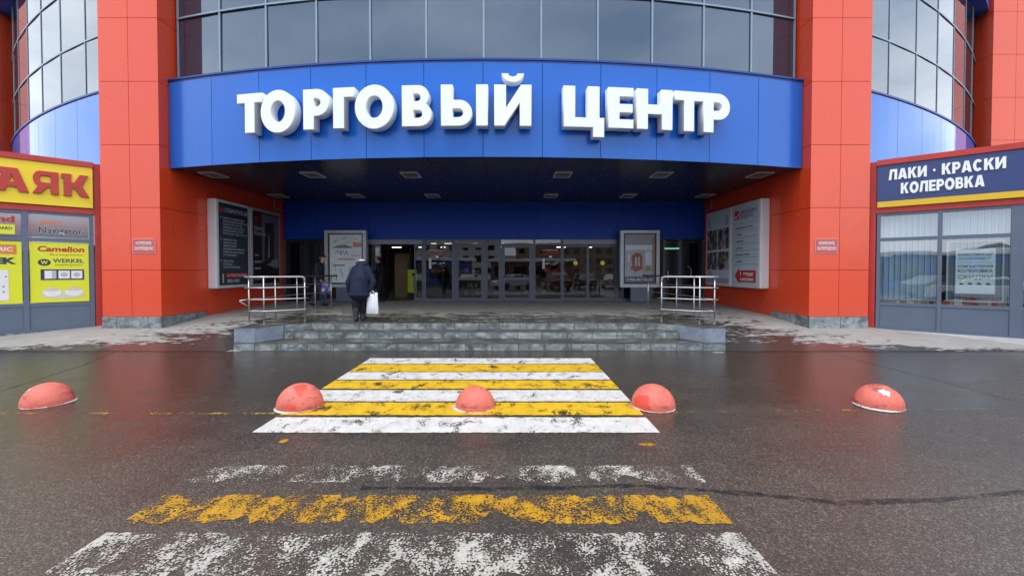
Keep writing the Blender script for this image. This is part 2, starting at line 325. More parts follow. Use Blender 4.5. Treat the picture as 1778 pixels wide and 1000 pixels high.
# ------------------------------------------------------------------ helpers: geometry
class MB:
    """collects shapes in world space, builds ONE mesh object (origin at its parent or at `loc`)"""
    def __init__(s, mtx=None):
        s.bm = bmesh.new(); s.mtx = mtx; s.mi = 0
    def _v(s, p):
        p = Vector(p); return s.bm.verts.new(s.mtx @ p if s.mtx else p)
    def face(s, pts, mi=None):
        try:
            f = s.bm.faces.new([s._v(p) for p in pts]); f.material_index = s.mi if mi is None else mi; return f
        except ValueError: return None
    def box(s, a, b, mi=None, bev=0.0):
        x0, y0, z0 = a; x1, y1, z1 = b
        v = [s._v(p) for p in ((x0, y0, z0), (x1, y0, z0), (x1, y1, z0), (x0, y1, z0), (x0, y0, z1), (x1, y0, z1), (x1, y1, z1), (x0, y1, z1))]
        fs = []
        for q in ((3, 2, 1, 0), (4, 5, 6, 7), (0, 1, 5, 4), (1, 2, 6, 5), (2, 3, 7, 6), (3, 0, 4, 7)):
            f = s.bm.faces.new([v[i] for i in q]); f.material_index = s.mi if mi is None else mi; fs.append(f)
        if bev:
            es = list({e for f in fs for e in f.edges})
            r = bmesh.ops.bevel(s.bm, geom=es, offset=bev, segments=2, affect='EDGES', profile=0.6)
            for f in r['faces']: f.material_index = s.mi if mi is None else mi
        return s
    def prism(s, poly, z0, z1, mi=None):
        n = len(poly)
        lo = [s._v((x, y, z0)) for x, y in poly]; hi = [s._v((x, y, z1)) for x, y in poly]
        mi = s.mi if mi is None else mi
        f = s.bm.faces.new(hi); f.material_index = mi
        f = s.bm.faces.new(lo[::-1]); f.material_index = mi
        for i in range(n):
            f = s.bm.faces.new((lo[i], lo[(i + 1) % n], hi[(i + 1) % n], hi[i])); f.material_index = mi
        return s
    def tube(s, pts, r, seg=10, mi=None, cap=True):
        pts = [Vector(p) for p in pts]; mi = s.mi if mi is None else mi
        rs = r if isinstance(r, (list, tuple)) else [r] * len(pts)
        rings = []
        ref = Vector((0, 0, 1))
        for i, p in enumerate(pts):
            d = (pts[min(i + 1, len(pts) - 1)] - pts[max(i - 1, 0)]).normalized()
            u = d.cross(ref)
            if u.length < 0.05: u = d.cross(Vector((0, 1, 0)))
            u.normalize(); v = u.cross(d)
            rings.append([s._v(p + (u * math.cos(2 * math.pi * k / seg) + v * math.sin(2 * math.pi * k / seg)) * rs[i]) for k in range(seg)])
        for a, b in zip(rings, rings[1:]):
            for k in range(seg):
                f = s.bm.faces.new((a[k], a[(k + 1) % seg], b[(k + 1) % seg], b[k])); f.material_index = mi; f.smooth = True
        if cap:
            for q in (rings[0], rings[-1]):
                f = s.bm.faces.new(q); f.material_index = mi
        return s
    def lathe(s, prof, c, seg=32, mi=None, fn=None):
        mi = s.mi if mi is None else mi; rings = []
        for r, z in prof:
            rings.append([s._v((c[0] + r * math.cos(2 * math.pi * k / seg), c[1] + r * math.sin(2 * math.pi * k / seg), c[2] + z)) for k in range(seg)])
        for a, b in zip(rings, rings[1:]):
            for k in range(seg):
                f = s.bm.faces.new((a[k], a[(k + 1) % seg], b[(k + 1) % seg], b[k])); f.material_index = mi; f.smooth = True
        return s
    def disc(s, c, r, nrm, seg=20, mi=None, ry=None):
        nrm = Vector(nrm).normalized(); u = nrm.cross(Vector((0, 0, 1)))
        if u.length < 0.05: u = Vector((1, 0, 0))
        u.normalize(); v = u.cross(nrm); c = Vector(c); ry = ry or r
        return s.face([c + u * r * math.cos(2 * math.pi * k / seg) + v * ry * math.sin(2 * math.pi * k / seg) for k in range(seg)], mi)
    def build(s, name, mats, parent=None, loc=None, normals=True):
        if normals: bmesh.ops.recalc_face_normals(s.bm, faces=s.bm.faces)
        o_loc = Vector(loc) if loc is not None else Vector((0, 0, 0))
        base = world_loc(parent) if parent else Vector((0, 0, 0))
        s.bm.transform(Matrix.Translation(-(base + (o_loc if parent else o_loc))))
        me = bpy.data.meshes.new(name); s.bm.to_mesh(me); s.bm.free()
        for m in (mats if isinstance(mats, (list, tuple)) else [mats]): me.materials.append(m)
        o = bpy.data.objects.new(name, me); COL.objects.link(o)
        o.location = o_loc
        if parent: o.parent = parent
        return o

def world_loc(o):
    p = Vector((0, 0, 0))
    while o: p = p + o.location; o = o.parent
    return p

def tag(o, label, cat, group=None, kind=None):
    o['label'] = label; o['category'] = cat
    if group: o['group'] = group
    if kind: o['kind'] = kind
    return o
def struct(o, label, cat):
    return tag(o, label, cat, kind='structure')
def thing(name, loc, label, cat, group=None):
    o = bpy.data.objects.new(name, None); COL.objects.link(o); o.location = loc; o.empty_display_size = 0.3
    return tag(o, label, cat, group)
def copy_tree(o, parent=None):
    c = o.copy(); COL.objects.link(c)
    if parent: c.parent = parent
    for ch in list(o.children): copy_tree(ch, c)
    return c

def frame(origin, xd, yd):
    """local (x along, y up the face, z out of the face) -> world"""
    x = Vector(xd).normalized(); y = Vector(yd).normalized(); z = x.cross(y)
    m = Matrix((x, y, z)).transposed().to_4x4(); m.translation = Vector(origin); return m

DG = None
def curve_to_mesh(cu, name):
    o = bpy.data.objects.new('tmp', cu); COL.objects.link(o)
    dg = bpy.context.evaluated_depsgraph_get()
    me = bpy.data.meshes.new_from_object(o.evaluated_get(dg)); me.name = name
    bpy.data.objects.remove(o); bpy.data.curves.remove(cu)
    return me

def place_mesh(me, name, mtx, mat, parent):
    me.transform(Matrix.Translation(-world_loc(parent)) @ mtx if parent else mtx)
    me.materials.clear(); me.materials.append(mat)
    o = bpy.data.objects.new(name, me); COL.objects.link(o)
    if parent: o.parent = parent
    return o

def text(s, size, mtx, pos, mat, parent, name='lettering', align='LEFT', bold=0.0, depth=0.002, width=None, shear=0.0, gap=1.0, wide=None):
    """lettering laid on the face `mtx` at local pos; size = capital height in metres; width squeezes the line to that length"""
    cu = bpy.data.curves.new('tmp', 'FONT'); cu.body = s; cu.size = size / 0.727; cu.align_x = align
    cu.offset = bold * size; cu.extrude = depth / 2; cu.shear = shear; cu.space_character = gap; cu.resolution_u = 3; cu.space_line = 0.9
    me = curve_to_mesh(cu, name)
    if width and len(me.vertices):
        xs = [v.co.x for v in me.vertices]; k = width / max(1e-6, max(xs) - min(xs))
        x0 = min(xs) if align == 'LEFT' else 0.0
        for v in me.vertices: v.co.x = (v.co.x - x0) * k
    return place_mesh(me, name, mtx @ Matrix.Translation((pos[0], pos[1], (pos[2] if len(pos) > 2 else 0.0) + depth / 2)), mat, parent)

def outline(splines, depth, bev=0.0):
    cu = bpy.data.curves.new('tmp', 'CURVE'); cu.dimensions = '2D'; cu.fill_mode = 'BOTH'; cu.extrude = depth / 2 - bev; cu.bevel_depth = bev; cu.bevel_resolution = 1; cu.offset = -bev
    for sp in splines:
        q = cu.splines.new('POLY'); q.points.add(len(sp) - 1); q.use_cyclic_u = True
        for pt, (x, y) in zip(q.points, sp): pt.co = (x, y, 0, 1)
    return curve_to_mesh(cu, 'glyph')

def arc(cx, cy, rx, ry, a0, a1, n=18):
    return [(cx + rx * math.cos(R(a0 + (a1 - a0) * i / n)), cy + ry * math.sin(R(a0 + (a1 - a0) * i / n))) for i in range(n + 1)]

def at(u, v, Y):
    """point of the photograph (pixels of the 1778 x 1000 original) at distance Y in front of the camera"""
    cp, sp = math.cos(PITCH), math.sin(PITCH)
    xc = (u - 885) / F; yc = (485 - v) / F; dy = cp + yc * sp; dz = yc * cp - sp
    t = Y / dy; return Vector((xc * t, Y, 1.75 + dz * t))
def atz(u, v, z):
    cp, sp = math.cos(PITCH), math.sin(PITCH)
    xc = (u - 885) / F; yc = (485 - v) / F; dy = cp + yc * sp; dz = yc * cp - sp
    t = (z - 1.75) / dz; return Vector((xc * t, dy * t, z))

# ------------------------------------------------------------------ ground
b = MB(); n = 24
b.face([(-400, -400, 0), (400, -400, 0), (400, 120, 0), (-400, 120, 0)])
struct(b.build('road', M['asphalt']), 'wet dark asphalt car park in front of the entrance', 'road')

def ramp_z(Y):
    pts = [(9.28, 0.006), (9.6, 0.04), (10.4, 0.13), (11.5, 0.21), (13.2, 0.36), (15, 0.45), (17.9, 0.497)]
    for (a, za), (c, zc) in zip(pts, pts[1:]):
        if Y <= c: return za + (zc - za) * (Y - a) / (c - a)
    return pts[-1][1]
YR = [9.28, 9.45, 9.6, 9.8, 10.1, 10.4, 10.8, 11.2, 11.5, 12.0, 12.6, 13.2, 14.0, 15.0, 16.4, 17.9]
for (xa, xb, side) in ((-30.0, -6.06, 'left'), (4.74, 30.0, 'right')):
    b = MB()
    vs = [[b._v((x, y, ramp_z(y))) for y in YR] for x in (xa, (xa + xb) / 2, xb)]
    for i in range(2):
        for j in range(len(YR) - 1):
            b.bm.faces.new((vs[i][j], vs[i + 1][j], vs[i + 1][j + 1], vs[i][j + 1]))
    struct(b.build('pavement', M['pavement']), 'patchy wet paving sloping up along the %s of the steps' % side, 'pavement')

# entrance platform and steps (mirrored about CX)
def mir(poly): return [(2 * CX - x, y) for x, y in poly][::-1]
half = [(-6.06, 17.9), (-6.06, 9.36), (-5.62, 9.36), (-5.26, 10.02), (-4.79, 10.32)]
full = half + mir(half)
b = MB(); b.prism(full, 0.0, 0.5)
for f in b.bm.faces:
    if f.normal.z > 0.5 or f.calc_center_median().z > 0.49: f.material_index = 1
plat = b.build('entrance_platform', [M['stone'], M['platform']])
struct(plat, 'raised paved platform before the glass doors', 'platform')
b = MB()
b.prism([(-5.62, 9.33), (2 * CX + 5.62, 9.33), (2 * CX + 5.26, 9.999), (-5.26, 9.999)], 0, 0.1667)
b.prism([(-6.063, 9.33), (-5.6205, 9.33), (-5.6205, 9.3585), (-6.063, 9.3585)], 0, 0.1667)
q = [(-6.063, 9.33), (-5.6205, 9.33), (-5.6205, 9.3585), (-6.063, 9.3585)]
b.prism(mir(q), 0, 0.1667)
b.prism([(-5.265, 9.93), (2 * CX + 5.265, 9.93), (2 * CX + 4.79, 10.318), (-4.79, 10.318)], 0.168, 0.3333)
steps = b.build('entrance_steps', M['stone'])
struct(steps, 'three low grey stone steps stained white', 'steps')
for sgn in (1, -1):
    b = MB()
    pl = [(-6.068, 9.355), (-5.615, 9.355), (-5.255, 10.015), (-5.262, 10.9), (-6.068, 10.9)]
    b.prism(pl if sgn == 1 else mir(pl), 0.1687, 0.5035)
    o = b.build('stone_block', M['stone_block'])
    tag(o, 'pale blue stone end block under the %s steel railing' % ('left' if sgn == 1 else 'right'), 'stone block', 'end blocks of the steps', 'structure')

# tar seam, cracks
def ribbon(pts, w, z):
    b = MB(); a = []
    for i, (x, y) in enumerate(pts):
        d = Vector((pts[min(i + 1, len(pts) - 1)][0] - pts[max(i - 1, 0)][0], pts[min(i + 1, len(pts) - 1)][1] - pts[max(i - 1, 0)][1])).normalized()
        ww = w * (0.7 + 0.6 * random.random()) / 2
        a.append((b._v((x - d.y * ww, y + d.x * ww, z)), b._v((x + d.y * ww, y - d.x * ww, z))))
    for p, q in zip(a, a[1:]): b.bm.faces.new((p[0], q[0], q[1], p[1]))
    return b
def spl(pts, n, jit):
    o = []
    for (x0, y0), (x1, y1) in zip(pts, pts[1:]):
        for i in range(n): o.append((x0 + (x1 - x0) * i / n + random.uniform(-jit, jit), y0 + (y1 - y0) * i / n + random.uniform(-jit, jit)))
    return o + [pts[-1]]
struct(ribbon(spl([(-1.2, 3.42), (-0.3, 3.40), (0.4, 3.42), (1.1, 3.45), (1.87, 3.32), (2.53, 3.19), (3.14, 3.22), (4.07, 3.34), (7.5, 3.5)], 8, 0.012), 0.06, 0.0022).build('tar_seam', M['tar']), 'dark winding tar seam across the near asphalt', 'road seam')
struct(ribbon(spl([(-7.6, 5.6), (-7.41, 6.16), (-8.0, 8.0), (-8.6, 9.27)], 10, 0.012), 0.022, 0.002).build('road_joint', M['crack']), 'thin dark joint slanting behind the leftmost red dome', 'road joint')
struct(ribbon(spl([(6.86, 9.27), (6.85, 7.5), (6.82, 5.62), (6.8, 4.0)], 10, 0.012), 0.022, 0.002).build('road_joint', M['crack']), 'thin dark joint running past the rightmost red dome', 'road joint')

# crosswalk
def stripe(y0, y1, x0, x1, mat, label):
    b = MB(); nx = 90; old = y1 < 4; ju = random.Random(int(y0 * 100)); hh = [0.0] * (nx + 1)
    if old: hh = [max(0, .5 * math.sin(i * .31 + y0) + .3 * math.sin(i * .83) + ju.uniform(-.4, .6)) * .11 for i in range(nx + 1)]
    lo = []; hi = []
    for i in range(nx + 1):
        x = x0 + (x1 - x0) * i / nx
        lo.append(b._v((x, y0 + hh[i] + ju.uniform(-.008, .008), 0.004))); hi.append(b._v((x, y1 - hh[(i * 7 + 5) % (nx + 1)] * .5 + ju.uniform(-.008, .008), 0.004)))
    for i in range(nx): b.bm.faces.new((lo[i], lo[i + 1], hi[i + 1], hi[i]))
    o = b.build('crosswalk_stripe', mat); tag(o, label, 'road marking', 'stripes of the pedestrian crossing', 'structure')
XL, XRt = -2.80, 1.63
for y0, y1, mk, lab in [
    (8.02, 8.54, 'paint_white', 'white crossing stripe nearest the steps'),
    (7.40, 7.98, 'paint_yellow', 'yellow crossing stripe nearest the steps'),
    (6.85, 7.36, 'paint_white', 'second white crossing stripe from the steps'),
    (6.31, 6.80, 'paint_yellow', 'yellow crossing stripe just behind the red domes'),
    (5.70, 6.24, 'paint_white', 'white crossing stripe running behind the middle dome'),
    (5.15, 5.65, 'paint_yellow', 'yellow crossing stripe under the middle red dome'),
    (4.59, 5.07, 'paint_white', 'broad white crossing stripe in front of the middle dome'),
    (3.50, 3.81, 'paint_white_gone', 'almost vanished white stripe behind the dark tar seam'),
    (2.92, 3.30, 'paint_yellow_old', 'worn yellow stripe in front of the dark tar seam'),
    (2.36, 2.82, 'paint_white_old', 'worn flaking white stripe nearest the camera')]:
    stripe(y0, y1, XL + (.10 if y1 < 3.4 else 0), XRt - (.08 if y1 < 3.4 else 0), M[mk], lab)
b = MB()
pts = spl([(-7.5, 5.22), (-2.9, 5.22)], 20, 0.004); pts2 = spl([(1.7, 5.26), (7.5, 5.42)], 20, 0.004)
for pp in (pts, pts2):
    for (x0, y0), (x1, y1) in zip(pp, pp[1:]): b.face([(x0, y0 - 0.03, 0.003), (x1, y1 - 0.03, 0.003), (x1, y1 + 0.03, 0.003), (x0, y0 + 0.03, 0.003)])
tag(b.build('road_line', M['paint_line']), 'thin worn yellow line across the road beside the crossing', 'road marking', None, 'structure')
for (u, v, wd, dp, lab) in ((1127, 771, 0.22, 0.09, 'stray yellow paint fleck right of the crossing'), (492, 765, 0.10, 0.12, 'stray yellow paint fleck left of the crossing')):
    c = atz(u, v, 0.003); b = MB()
    b.face([(c.x + wd * 0.5 * math.cos(a) * random.uniform(.6, 1.1), c.y + dp * 0.5 * math.sin(a) * random.uniform(.6, 1.1), 0.003) for a in [k * math.pi / 8 for k in range(16)]])
    tag(b.build('paint_fleck', M['paint_yellow_old']), lab, 'road marking', None, 'structure')

# ------------------------------------------------------------------ shopping centre
mall = thing('shopping_centre', (CX, 14.0, 0.0), 'red and blue shopping centre with curved glass front over a deep entrance', 'building')
RAD, YC = 32.76, 10.65
CYc = YC + RAD
HALF = math.asin(8.74 / RAD)
ZS, ZT = 4.62, 6.97
def arcpt(r, th): return (CX + r * math.sin(th), CYc - r * math.cos(th))
def curved(b, r0, r1, t0, t1, z0, z1, n, mi=None):
    """curved slab between radii r0<r1 (r1 = outer face towards the street)"""
    mi = b.mi if mi is None else mi
    rows = []
    for i in range(n + 1):
        th = t0 + (t1 - t0) * i / n
        xo, yo = arcpt(r1, th); xi, yi = arcpt(r0, th)
        rows.append([b._v((xo, yo, z0)), b._v((xo, yo, z1)), b._v((xi, yi, z1)), b._v((xi, yi, z0))])
    for p, q in zip(rows, rows[1:]):
        for k in range(4):
            f = b.bm.faces.new((p[k], q[k], q[(k + 1) % 4], p[(k + 1) % 4])); f.material_index = mi
    for q in (rows[0], rows[-1]):
        f = b.bm.faces.new(q); f.material_index = mi

# fascia of twelve panels with dark joints
b = MB()
b.mi = 1; curved(b, RAD - 0.16, RAD - 0.03, -HALF, HALF, ZS, ZT, 48)
b.mi = 0
for k in range(12):
    t0 = -HALF + 2 * HALF * k / 12; t1 = t0 + 2 * HALF / 12; g = 0.007 / RAD
    curved(b, RAD - 0.028, RAD, t0 + g, t1 - g, ZS - 0.03, ZT - 0.05, 1)
fas = b.build('fascia', [M['blue'], M['groove']], mall)
b = MB(); curved(b, RAD - 0.34, RAD + 0.025, -HALF, HALF, ZT + 0.002, ZT + 0.05, 48)
b.build('fascia_cap', M['blue_edge'], mall)
b = MB(); curved(b, RAD - 0.026, RAD - 0.004, -HALF, HALF, ZT - 0.047, ZT, 48)
b.build('cap_flashing', M['blue_edge'], mall)

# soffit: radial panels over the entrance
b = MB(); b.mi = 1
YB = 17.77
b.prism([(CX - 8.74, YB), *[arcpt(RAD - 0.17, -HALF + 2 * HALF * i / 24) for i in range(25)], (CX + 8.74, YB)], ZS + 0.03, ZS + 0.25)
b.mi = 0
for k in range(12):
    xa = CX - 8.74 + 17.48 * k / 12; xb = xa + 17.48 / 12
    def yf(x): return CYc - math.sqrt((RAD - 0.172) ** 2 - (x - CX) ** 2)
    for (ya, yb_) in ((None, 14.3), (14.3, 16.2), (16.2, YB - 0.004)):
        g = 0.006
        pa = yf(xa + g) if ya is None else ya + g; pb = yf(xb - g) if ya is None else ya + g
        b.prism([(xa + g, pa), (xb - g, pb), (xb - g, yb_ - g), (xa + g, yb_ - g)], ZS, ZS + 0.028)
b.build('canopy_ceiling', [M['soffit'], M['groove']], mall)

# curtain wall above the fascia
TOPZ = 12.4
rg = RAD - 0.30
b = MB(); 
for k in range(12):
    t0 = -HALF + 2 * HALF * k / 12; t1 = t0 + 2 * HALF / 12
    p0, p1 = arcpt(rg, t0), arcpt(rg, t1)
    for z0, z1 in ((ZT, 8.82), (8.82, 10.6), (10.6, TOPZ)):
        e = [random.uniform(0, .010) for _ in range(3)]
        b.face([(p0[0], p0[1] + e[0], z0), (p1[0], p1[1] + e[1], z0), (p1[0], p1[1] + e[1] + e[2] - e[0], z1), (p0[0], p0[1] + e[2], z1)])
cw = b.build('curtain_wall', M['facade_glass'], mall)
b = MB()
for k in range(13):
    th = -HALF + 2 * HALF * k / 12
    d = 0.022 / rg
    curved(b, rg + 0.002, rg + 0.035, th - d, th + d, ZT + 0.05, TOPZ, 1)
b.build('mullion', M['alu_lite'], cw)
for z in (8.82, 10.6):
    b = MB(); curved(b, rg + 0.002, rg + 0.045, -HALF, HALF, z - 0.022, z + 0.022, 24); b.build('transom', M['alu_lite'], cw)
b = MB(); curved(b, RAD - 0.6, RAD + 0.1, -HALF, HALF, TOPZ, 14.2, 32)
b.build('upper_band', M['blue'], mall)

# columns of red panels
def column(x0, x1, y0, y1, zb, zt, name='column', inner=1, seams_from=1.78):
    b = MB(); b.mi = 1
    b.box((x0 + 0.03, y0 + 0.03, zb), (x1 - 0.03, y1 - 0.03, zt)); b.mi = 0
    zz = [zb] + [seams_from + 1.68 * k for k in range(12) if seams_from + 1.68 * k < zt - 0.3] + [zt]
    g = 0.006; xm = (x0 + x1) / 2
    for za, zc in zip(zz, zz[1:]):
        for xa, xb in ((x0, xm), (xm, x1)):
            b.box((xa + (0 if xa == x0 else g), y0, za + g), (xb - (0 if xb == x1 else g), y0 + 0.029, zc - g))
        ys = [y0 + 0.0295, y0 + 0.45, y1]
        for ya, yb_ in zip(ys, ys[1:]):
            for xs in (x0, x1):
                a_, c_ = (xs, xs + 0.029) if xs == x0 else (xs - 0.029, xs)
                b.box((a_, ya + (0 if ya == ys[0] else g), za + g), (c_, yb_ - (0.0 if yb_ == y1 else g), zc - g))
    o = b.build(name, [M['red'], M['red_dark']], mall)
    return o
XI, XO, YF = 8.75, 10.34, 11.5
for sgn in (-1, 1):
    xa, xb = sorted((CX + sgn * XI, CX + sgn * XO))
    c = column(xa, xb, YF, 13.2, 0.52, 15.0)
    b = MB(); b.box((xa - 0.012, YF - 0.012, 0.0), (xb + 0.012, 13.18, 0.518), bev=0.008)
    b.build('plinth', M['plinth'], c)
# far columns beyond the bays
for sgn in (-1, 1):
    xa, xb = sorted((CX + sgn * 19.75, CX + sgn * 21.6))
    column(xa, xb, 17.0, 20.0, 0.0, 16.0, seams_from=1.9)

# side walls of the entrance recess
for sgn in (-1, 1):
    xw = CX + sgn * (XI + 0.002)
    b = MB()
    xa, xb = sorted((xw, xw + sgn * 0.35))
    for ya, yb_ in ((13.212, 15.1), (15.112, 17.77)):
        b.box((xa, ya, 0.2), (xb, yb_, ZS + 0.02))
    b.build('recess_wall', M['red'], mall)
    b = MB(); b.tube([(CX + sgn * 8.70, 17.0, ZS - 0.01), (CX + sgn * 8.70, 17.0, 4.25), (CX + sgn * 8.70, 17.70, 4.25)], 0.02, 8)
    b.build('conduit', M['grey_frame'], mall)

# blue header wall over the doors
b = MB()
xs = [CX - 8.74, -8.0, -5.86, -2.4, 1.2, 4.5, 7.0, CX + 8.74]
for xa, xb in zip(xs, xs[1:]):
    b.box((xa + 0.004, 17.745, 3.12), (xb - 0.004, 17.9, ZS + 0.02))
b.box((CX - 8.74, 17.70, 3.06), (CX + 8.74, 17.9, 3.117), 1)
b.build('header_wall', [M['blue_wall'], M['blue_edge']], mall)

# ---- entrance glazing
YD = 17.77
def bars(lst, name, mat, par=mall, y0=YD - 0.06, y1=YD + 0.03):
    for x0, x1, z0, z1 in lst:
        b = MB(); b.box((x0, y0, z0), (x1, y1, z1)); b.build(name, mat, par)
bars([(-9.4, -9.3, .5, 3.055), (-7.72, -7.62, .5, 3.055), (-5.97, -5.87, .5, 3.055), (-3.60, -3.48, .5, 3.055), (-2.40, -2.28, .5, 3.055), (-1.02, -0.92, .5, 3.055),
      (-0.46, -0.36, .5, 3.055), (0.97, 1.07, .5, 3.055), (2.12, 2.20, .5, 3.055), (4.43, 4.52, .5, 3.055), (6.36, 6.48, .5, 3.055), (7.0, 7.14, .5, 3.055), (7.98, 8.08, .5, 3.055)], 'entrance_frame', M['alu_dark'])
bars([(-3.478, -2.402, 2.83, 2.89), (-3.478, -2.402, .5, .62), (-2.278, -1.022, 2.83, 2.90), (-.918, -.462, 2.83, 2.9), (-.918, -.462, .5, .62), (-.358, .968, 2.83, 2.9), (1.072, 2.118, 2.83, 2.9), (1.072, 2.118, .5, .62),
      (-.918, -.462, .80, .85), (4.522, 6.358, .5, .62), (-7.618, -5.972, .5, .62)], 'frame_rail', M['alu_dark'])
for x0, x1 in ((-5.868, -3.602), (2.202, 4.428)):
    b = MB(); b.box((x0, YD - 0.13, 2.86), (x1, YD + 0.03, 3.055), bev=0.01); b.build('sliding_door_box', M['alu_grey'], mall)
def pane(x0, x1, z0, z1, mat='door_glass', par=mall, y=YD - 0.01, name='window_pane'):
    b = MB(); b.face([(x0, y, z0), (x1, y, z0), (x1, y, z1), (x0, y, z1)]); return b.build(name, M[mat], par, normals=False)
pane(-3.478, -2.402, .622, 2.828); pane(-3.478, -2.402, 2.892, 3.055)
pane(-2.278, -1.022, 2.902, 3.055); pane(-.918, -.462, 2.902, 3.055); pane(-.358, .968, 2.902, 3.055); pane(1.072, 2.118, 2.892, 3.055)
pane(-.918, -.462, .622, .798); pane(-.918, -.462, .852, 2.828); pane(1.072, 2.118, .622, 2.828)
pane(4.522, 6.358, .622, 3.055, 'dark_glass'); pane(-7.618, -5.972, .622, 3.055, 'dark_glass')
def leaf(x0, x1, st, ztop, rails, mat='alu_dark', gl='door_glass', y=YD - 0.05, name='door', handle=None, hm='steel'):
    b = MB(); z0 = .51
    b.box((x0, y, z0), (x0 + st, y + 0.05, ztop)); b.box((x1 - st, y, z0), (x1, y + 0.05, ztop))
    zs = sorted([(z0, z0 + 0.14)] + rails + [(ztop - 0.09, ztop)])
    for za, zb in zs: b.box((x0 + st, y + 0.001, za), (x1 - st, y + 0.049, zb))
    d = b.build(name, M[mat], mall)
    for (a, b1), (c1, e) in zip(zs, zs[1:]): pane(x0 + st, x1 - st, b1, c1, gl, d, y + 0.02, 'glass')
    if handle is not None:
        b = MB()
        pts = [(handle + (0.13 * math.sin(a) * (1 if handle < (x0 + x1) / 2 else -1)), y - 0.05, 1.72 - 0.22 * math.cos(a)) for a in [math.pi * k / 8 for k in range(9)]]
        b.tube([(pts[0][0], y, pts[0][2])] + pts + [(pts[-1][0], y, pts[-1][2])], 0.016, 8); b.build('handle', M[hm], d)
    return d
leaf(-2.275, -1.025, 0.15, 2.82, [(1.38, 1.50)], handle=-2.17, hm='dark_rail')
leaf(-.355, .965, 0.15, 2.82, [(1.38, 1.50)], handle=-.25, hm='dark_rail')
d = leaf(-5.74, -5.36, 0.05, 2.85, [], name='sliding_door', y=YD - 0.02)
d = leaf(-3.97, -3.61, 0.05, 2.85, [(1.52, 1.56)], name='sliding_door', y=YD - 0.02)
for x0, x1, dx in ((2.21, 3.25, 2.74), (3.255, 4.42, 3.86)):
    d = leaf(x0, x1, 0.05, 2.85, [], name='sliding_door', y=YD - 0.03)
    b = MB(); b.disc((dx, YD - 0.045, 2.09), 0.09, (0, -1, 0)); b.build('sticker', M['lemon'], d)
# dark doors at both ends
leaf(-9.28, -8.50, 0.14, 3.0, [], 'black_frame', 'dark_glass'); leaf(-8.48, -7.74, 0.14, 3.0, [], 'black_frame', 'dark_glass')
d = leaf(6.50, 6.99, 0.10, 3.0, [(1.1, 1.2)], 'black_frame', 'dark_glass')
b = MB(); b.box((6.56, YD - 0.075, 1.40), (6.59, YD - 0.05, 1.75)); b.tube([(6.575, YD - 0.07, 1.58), (6.575, YD - 0.12, 1.58), (6.75, YD - 0.12, 1.58)], 0.012, 8); b.build('handle', M['steel'], d)
leaf(7.15, 7.97, 0.12, 3.0, [(1.1, 1.2)], 'black_frame', 'dark_glass', handle=7.4)
# interior room behind the doors
b = MB()
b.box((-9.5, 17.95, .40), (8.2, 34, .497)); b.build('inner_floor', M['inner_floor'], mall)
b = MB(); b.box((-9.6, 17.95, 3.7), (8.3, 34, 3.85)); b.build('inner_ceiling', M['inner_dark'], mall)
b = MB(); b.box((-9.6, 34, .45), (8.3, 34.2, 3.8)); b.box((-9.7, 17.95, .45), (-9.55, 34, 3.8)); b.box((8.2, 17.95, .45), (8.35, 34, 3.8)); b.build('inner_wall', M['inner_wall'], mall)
b = MB()
for y in (18.7, 20.9, 23.2, 25.5, 29):
    for x in (-8.0, -6.2, -4.7, -3.9, -2.2, -0.6, 1.3, 3.2, 5.3):
        if random.random() < (0.22 if y < 21 else 0.8): zl = 3.64 if y < 25 else 3.36; b.box((x, y, zl), (x + random.choice((.3, .6)), y + 0.16, zl + .05))
b.build('strip_light', M['lamp_on'], mall)
b = MB(); b.box((-5.55, 20.6, .497), (-4.95, 21.0, 2.62)); b.build('inner_pillar', M['tan'], mall)
b = MB()
for x in (-5.85, -4.78, -3.2):
    b.box((x, 20.2, .497), (x + 0.08, 20.28, 2.9))
b.box((-5.85, 20.2, 2.9), (-3.12, 20.28, 3.0)); b.build('inner_frame', M['black_frame'], mall)
b = MB()
for (x, y, wd, h, ) in ((-2.6, 22, 2.2, 1.9), (0.6, 23, 2.6, 2.1), (3.9, 22, 2.0, 1.8), (-8.2, 21, 1.6, 2.0)):
    for k in range(5): b.box((x, y, .5 + k * h / 5), (x + wd, y + .5, .5 + k * h / 5 + 0.03))
    for q in (x, x + wd - 0.04): b.box((q, y + 0.002, .5), (q + 0.04, y + .498, .5 + h))
    for k in range(26):
        xx = x + 0.06 + random.random() * (wd - 0.35); lv = random.randrange(4)
        b.box((xx, y + .06, .53 + lv * h / 5 + 0.002), (xx + .10 + random.random() * .14, y + .4, .53 + lv * h / 5 + .08 + random.random() * .18), 1)
b.build('shop_shelving', [M['inner_wall'], M['cream_print']], mall)

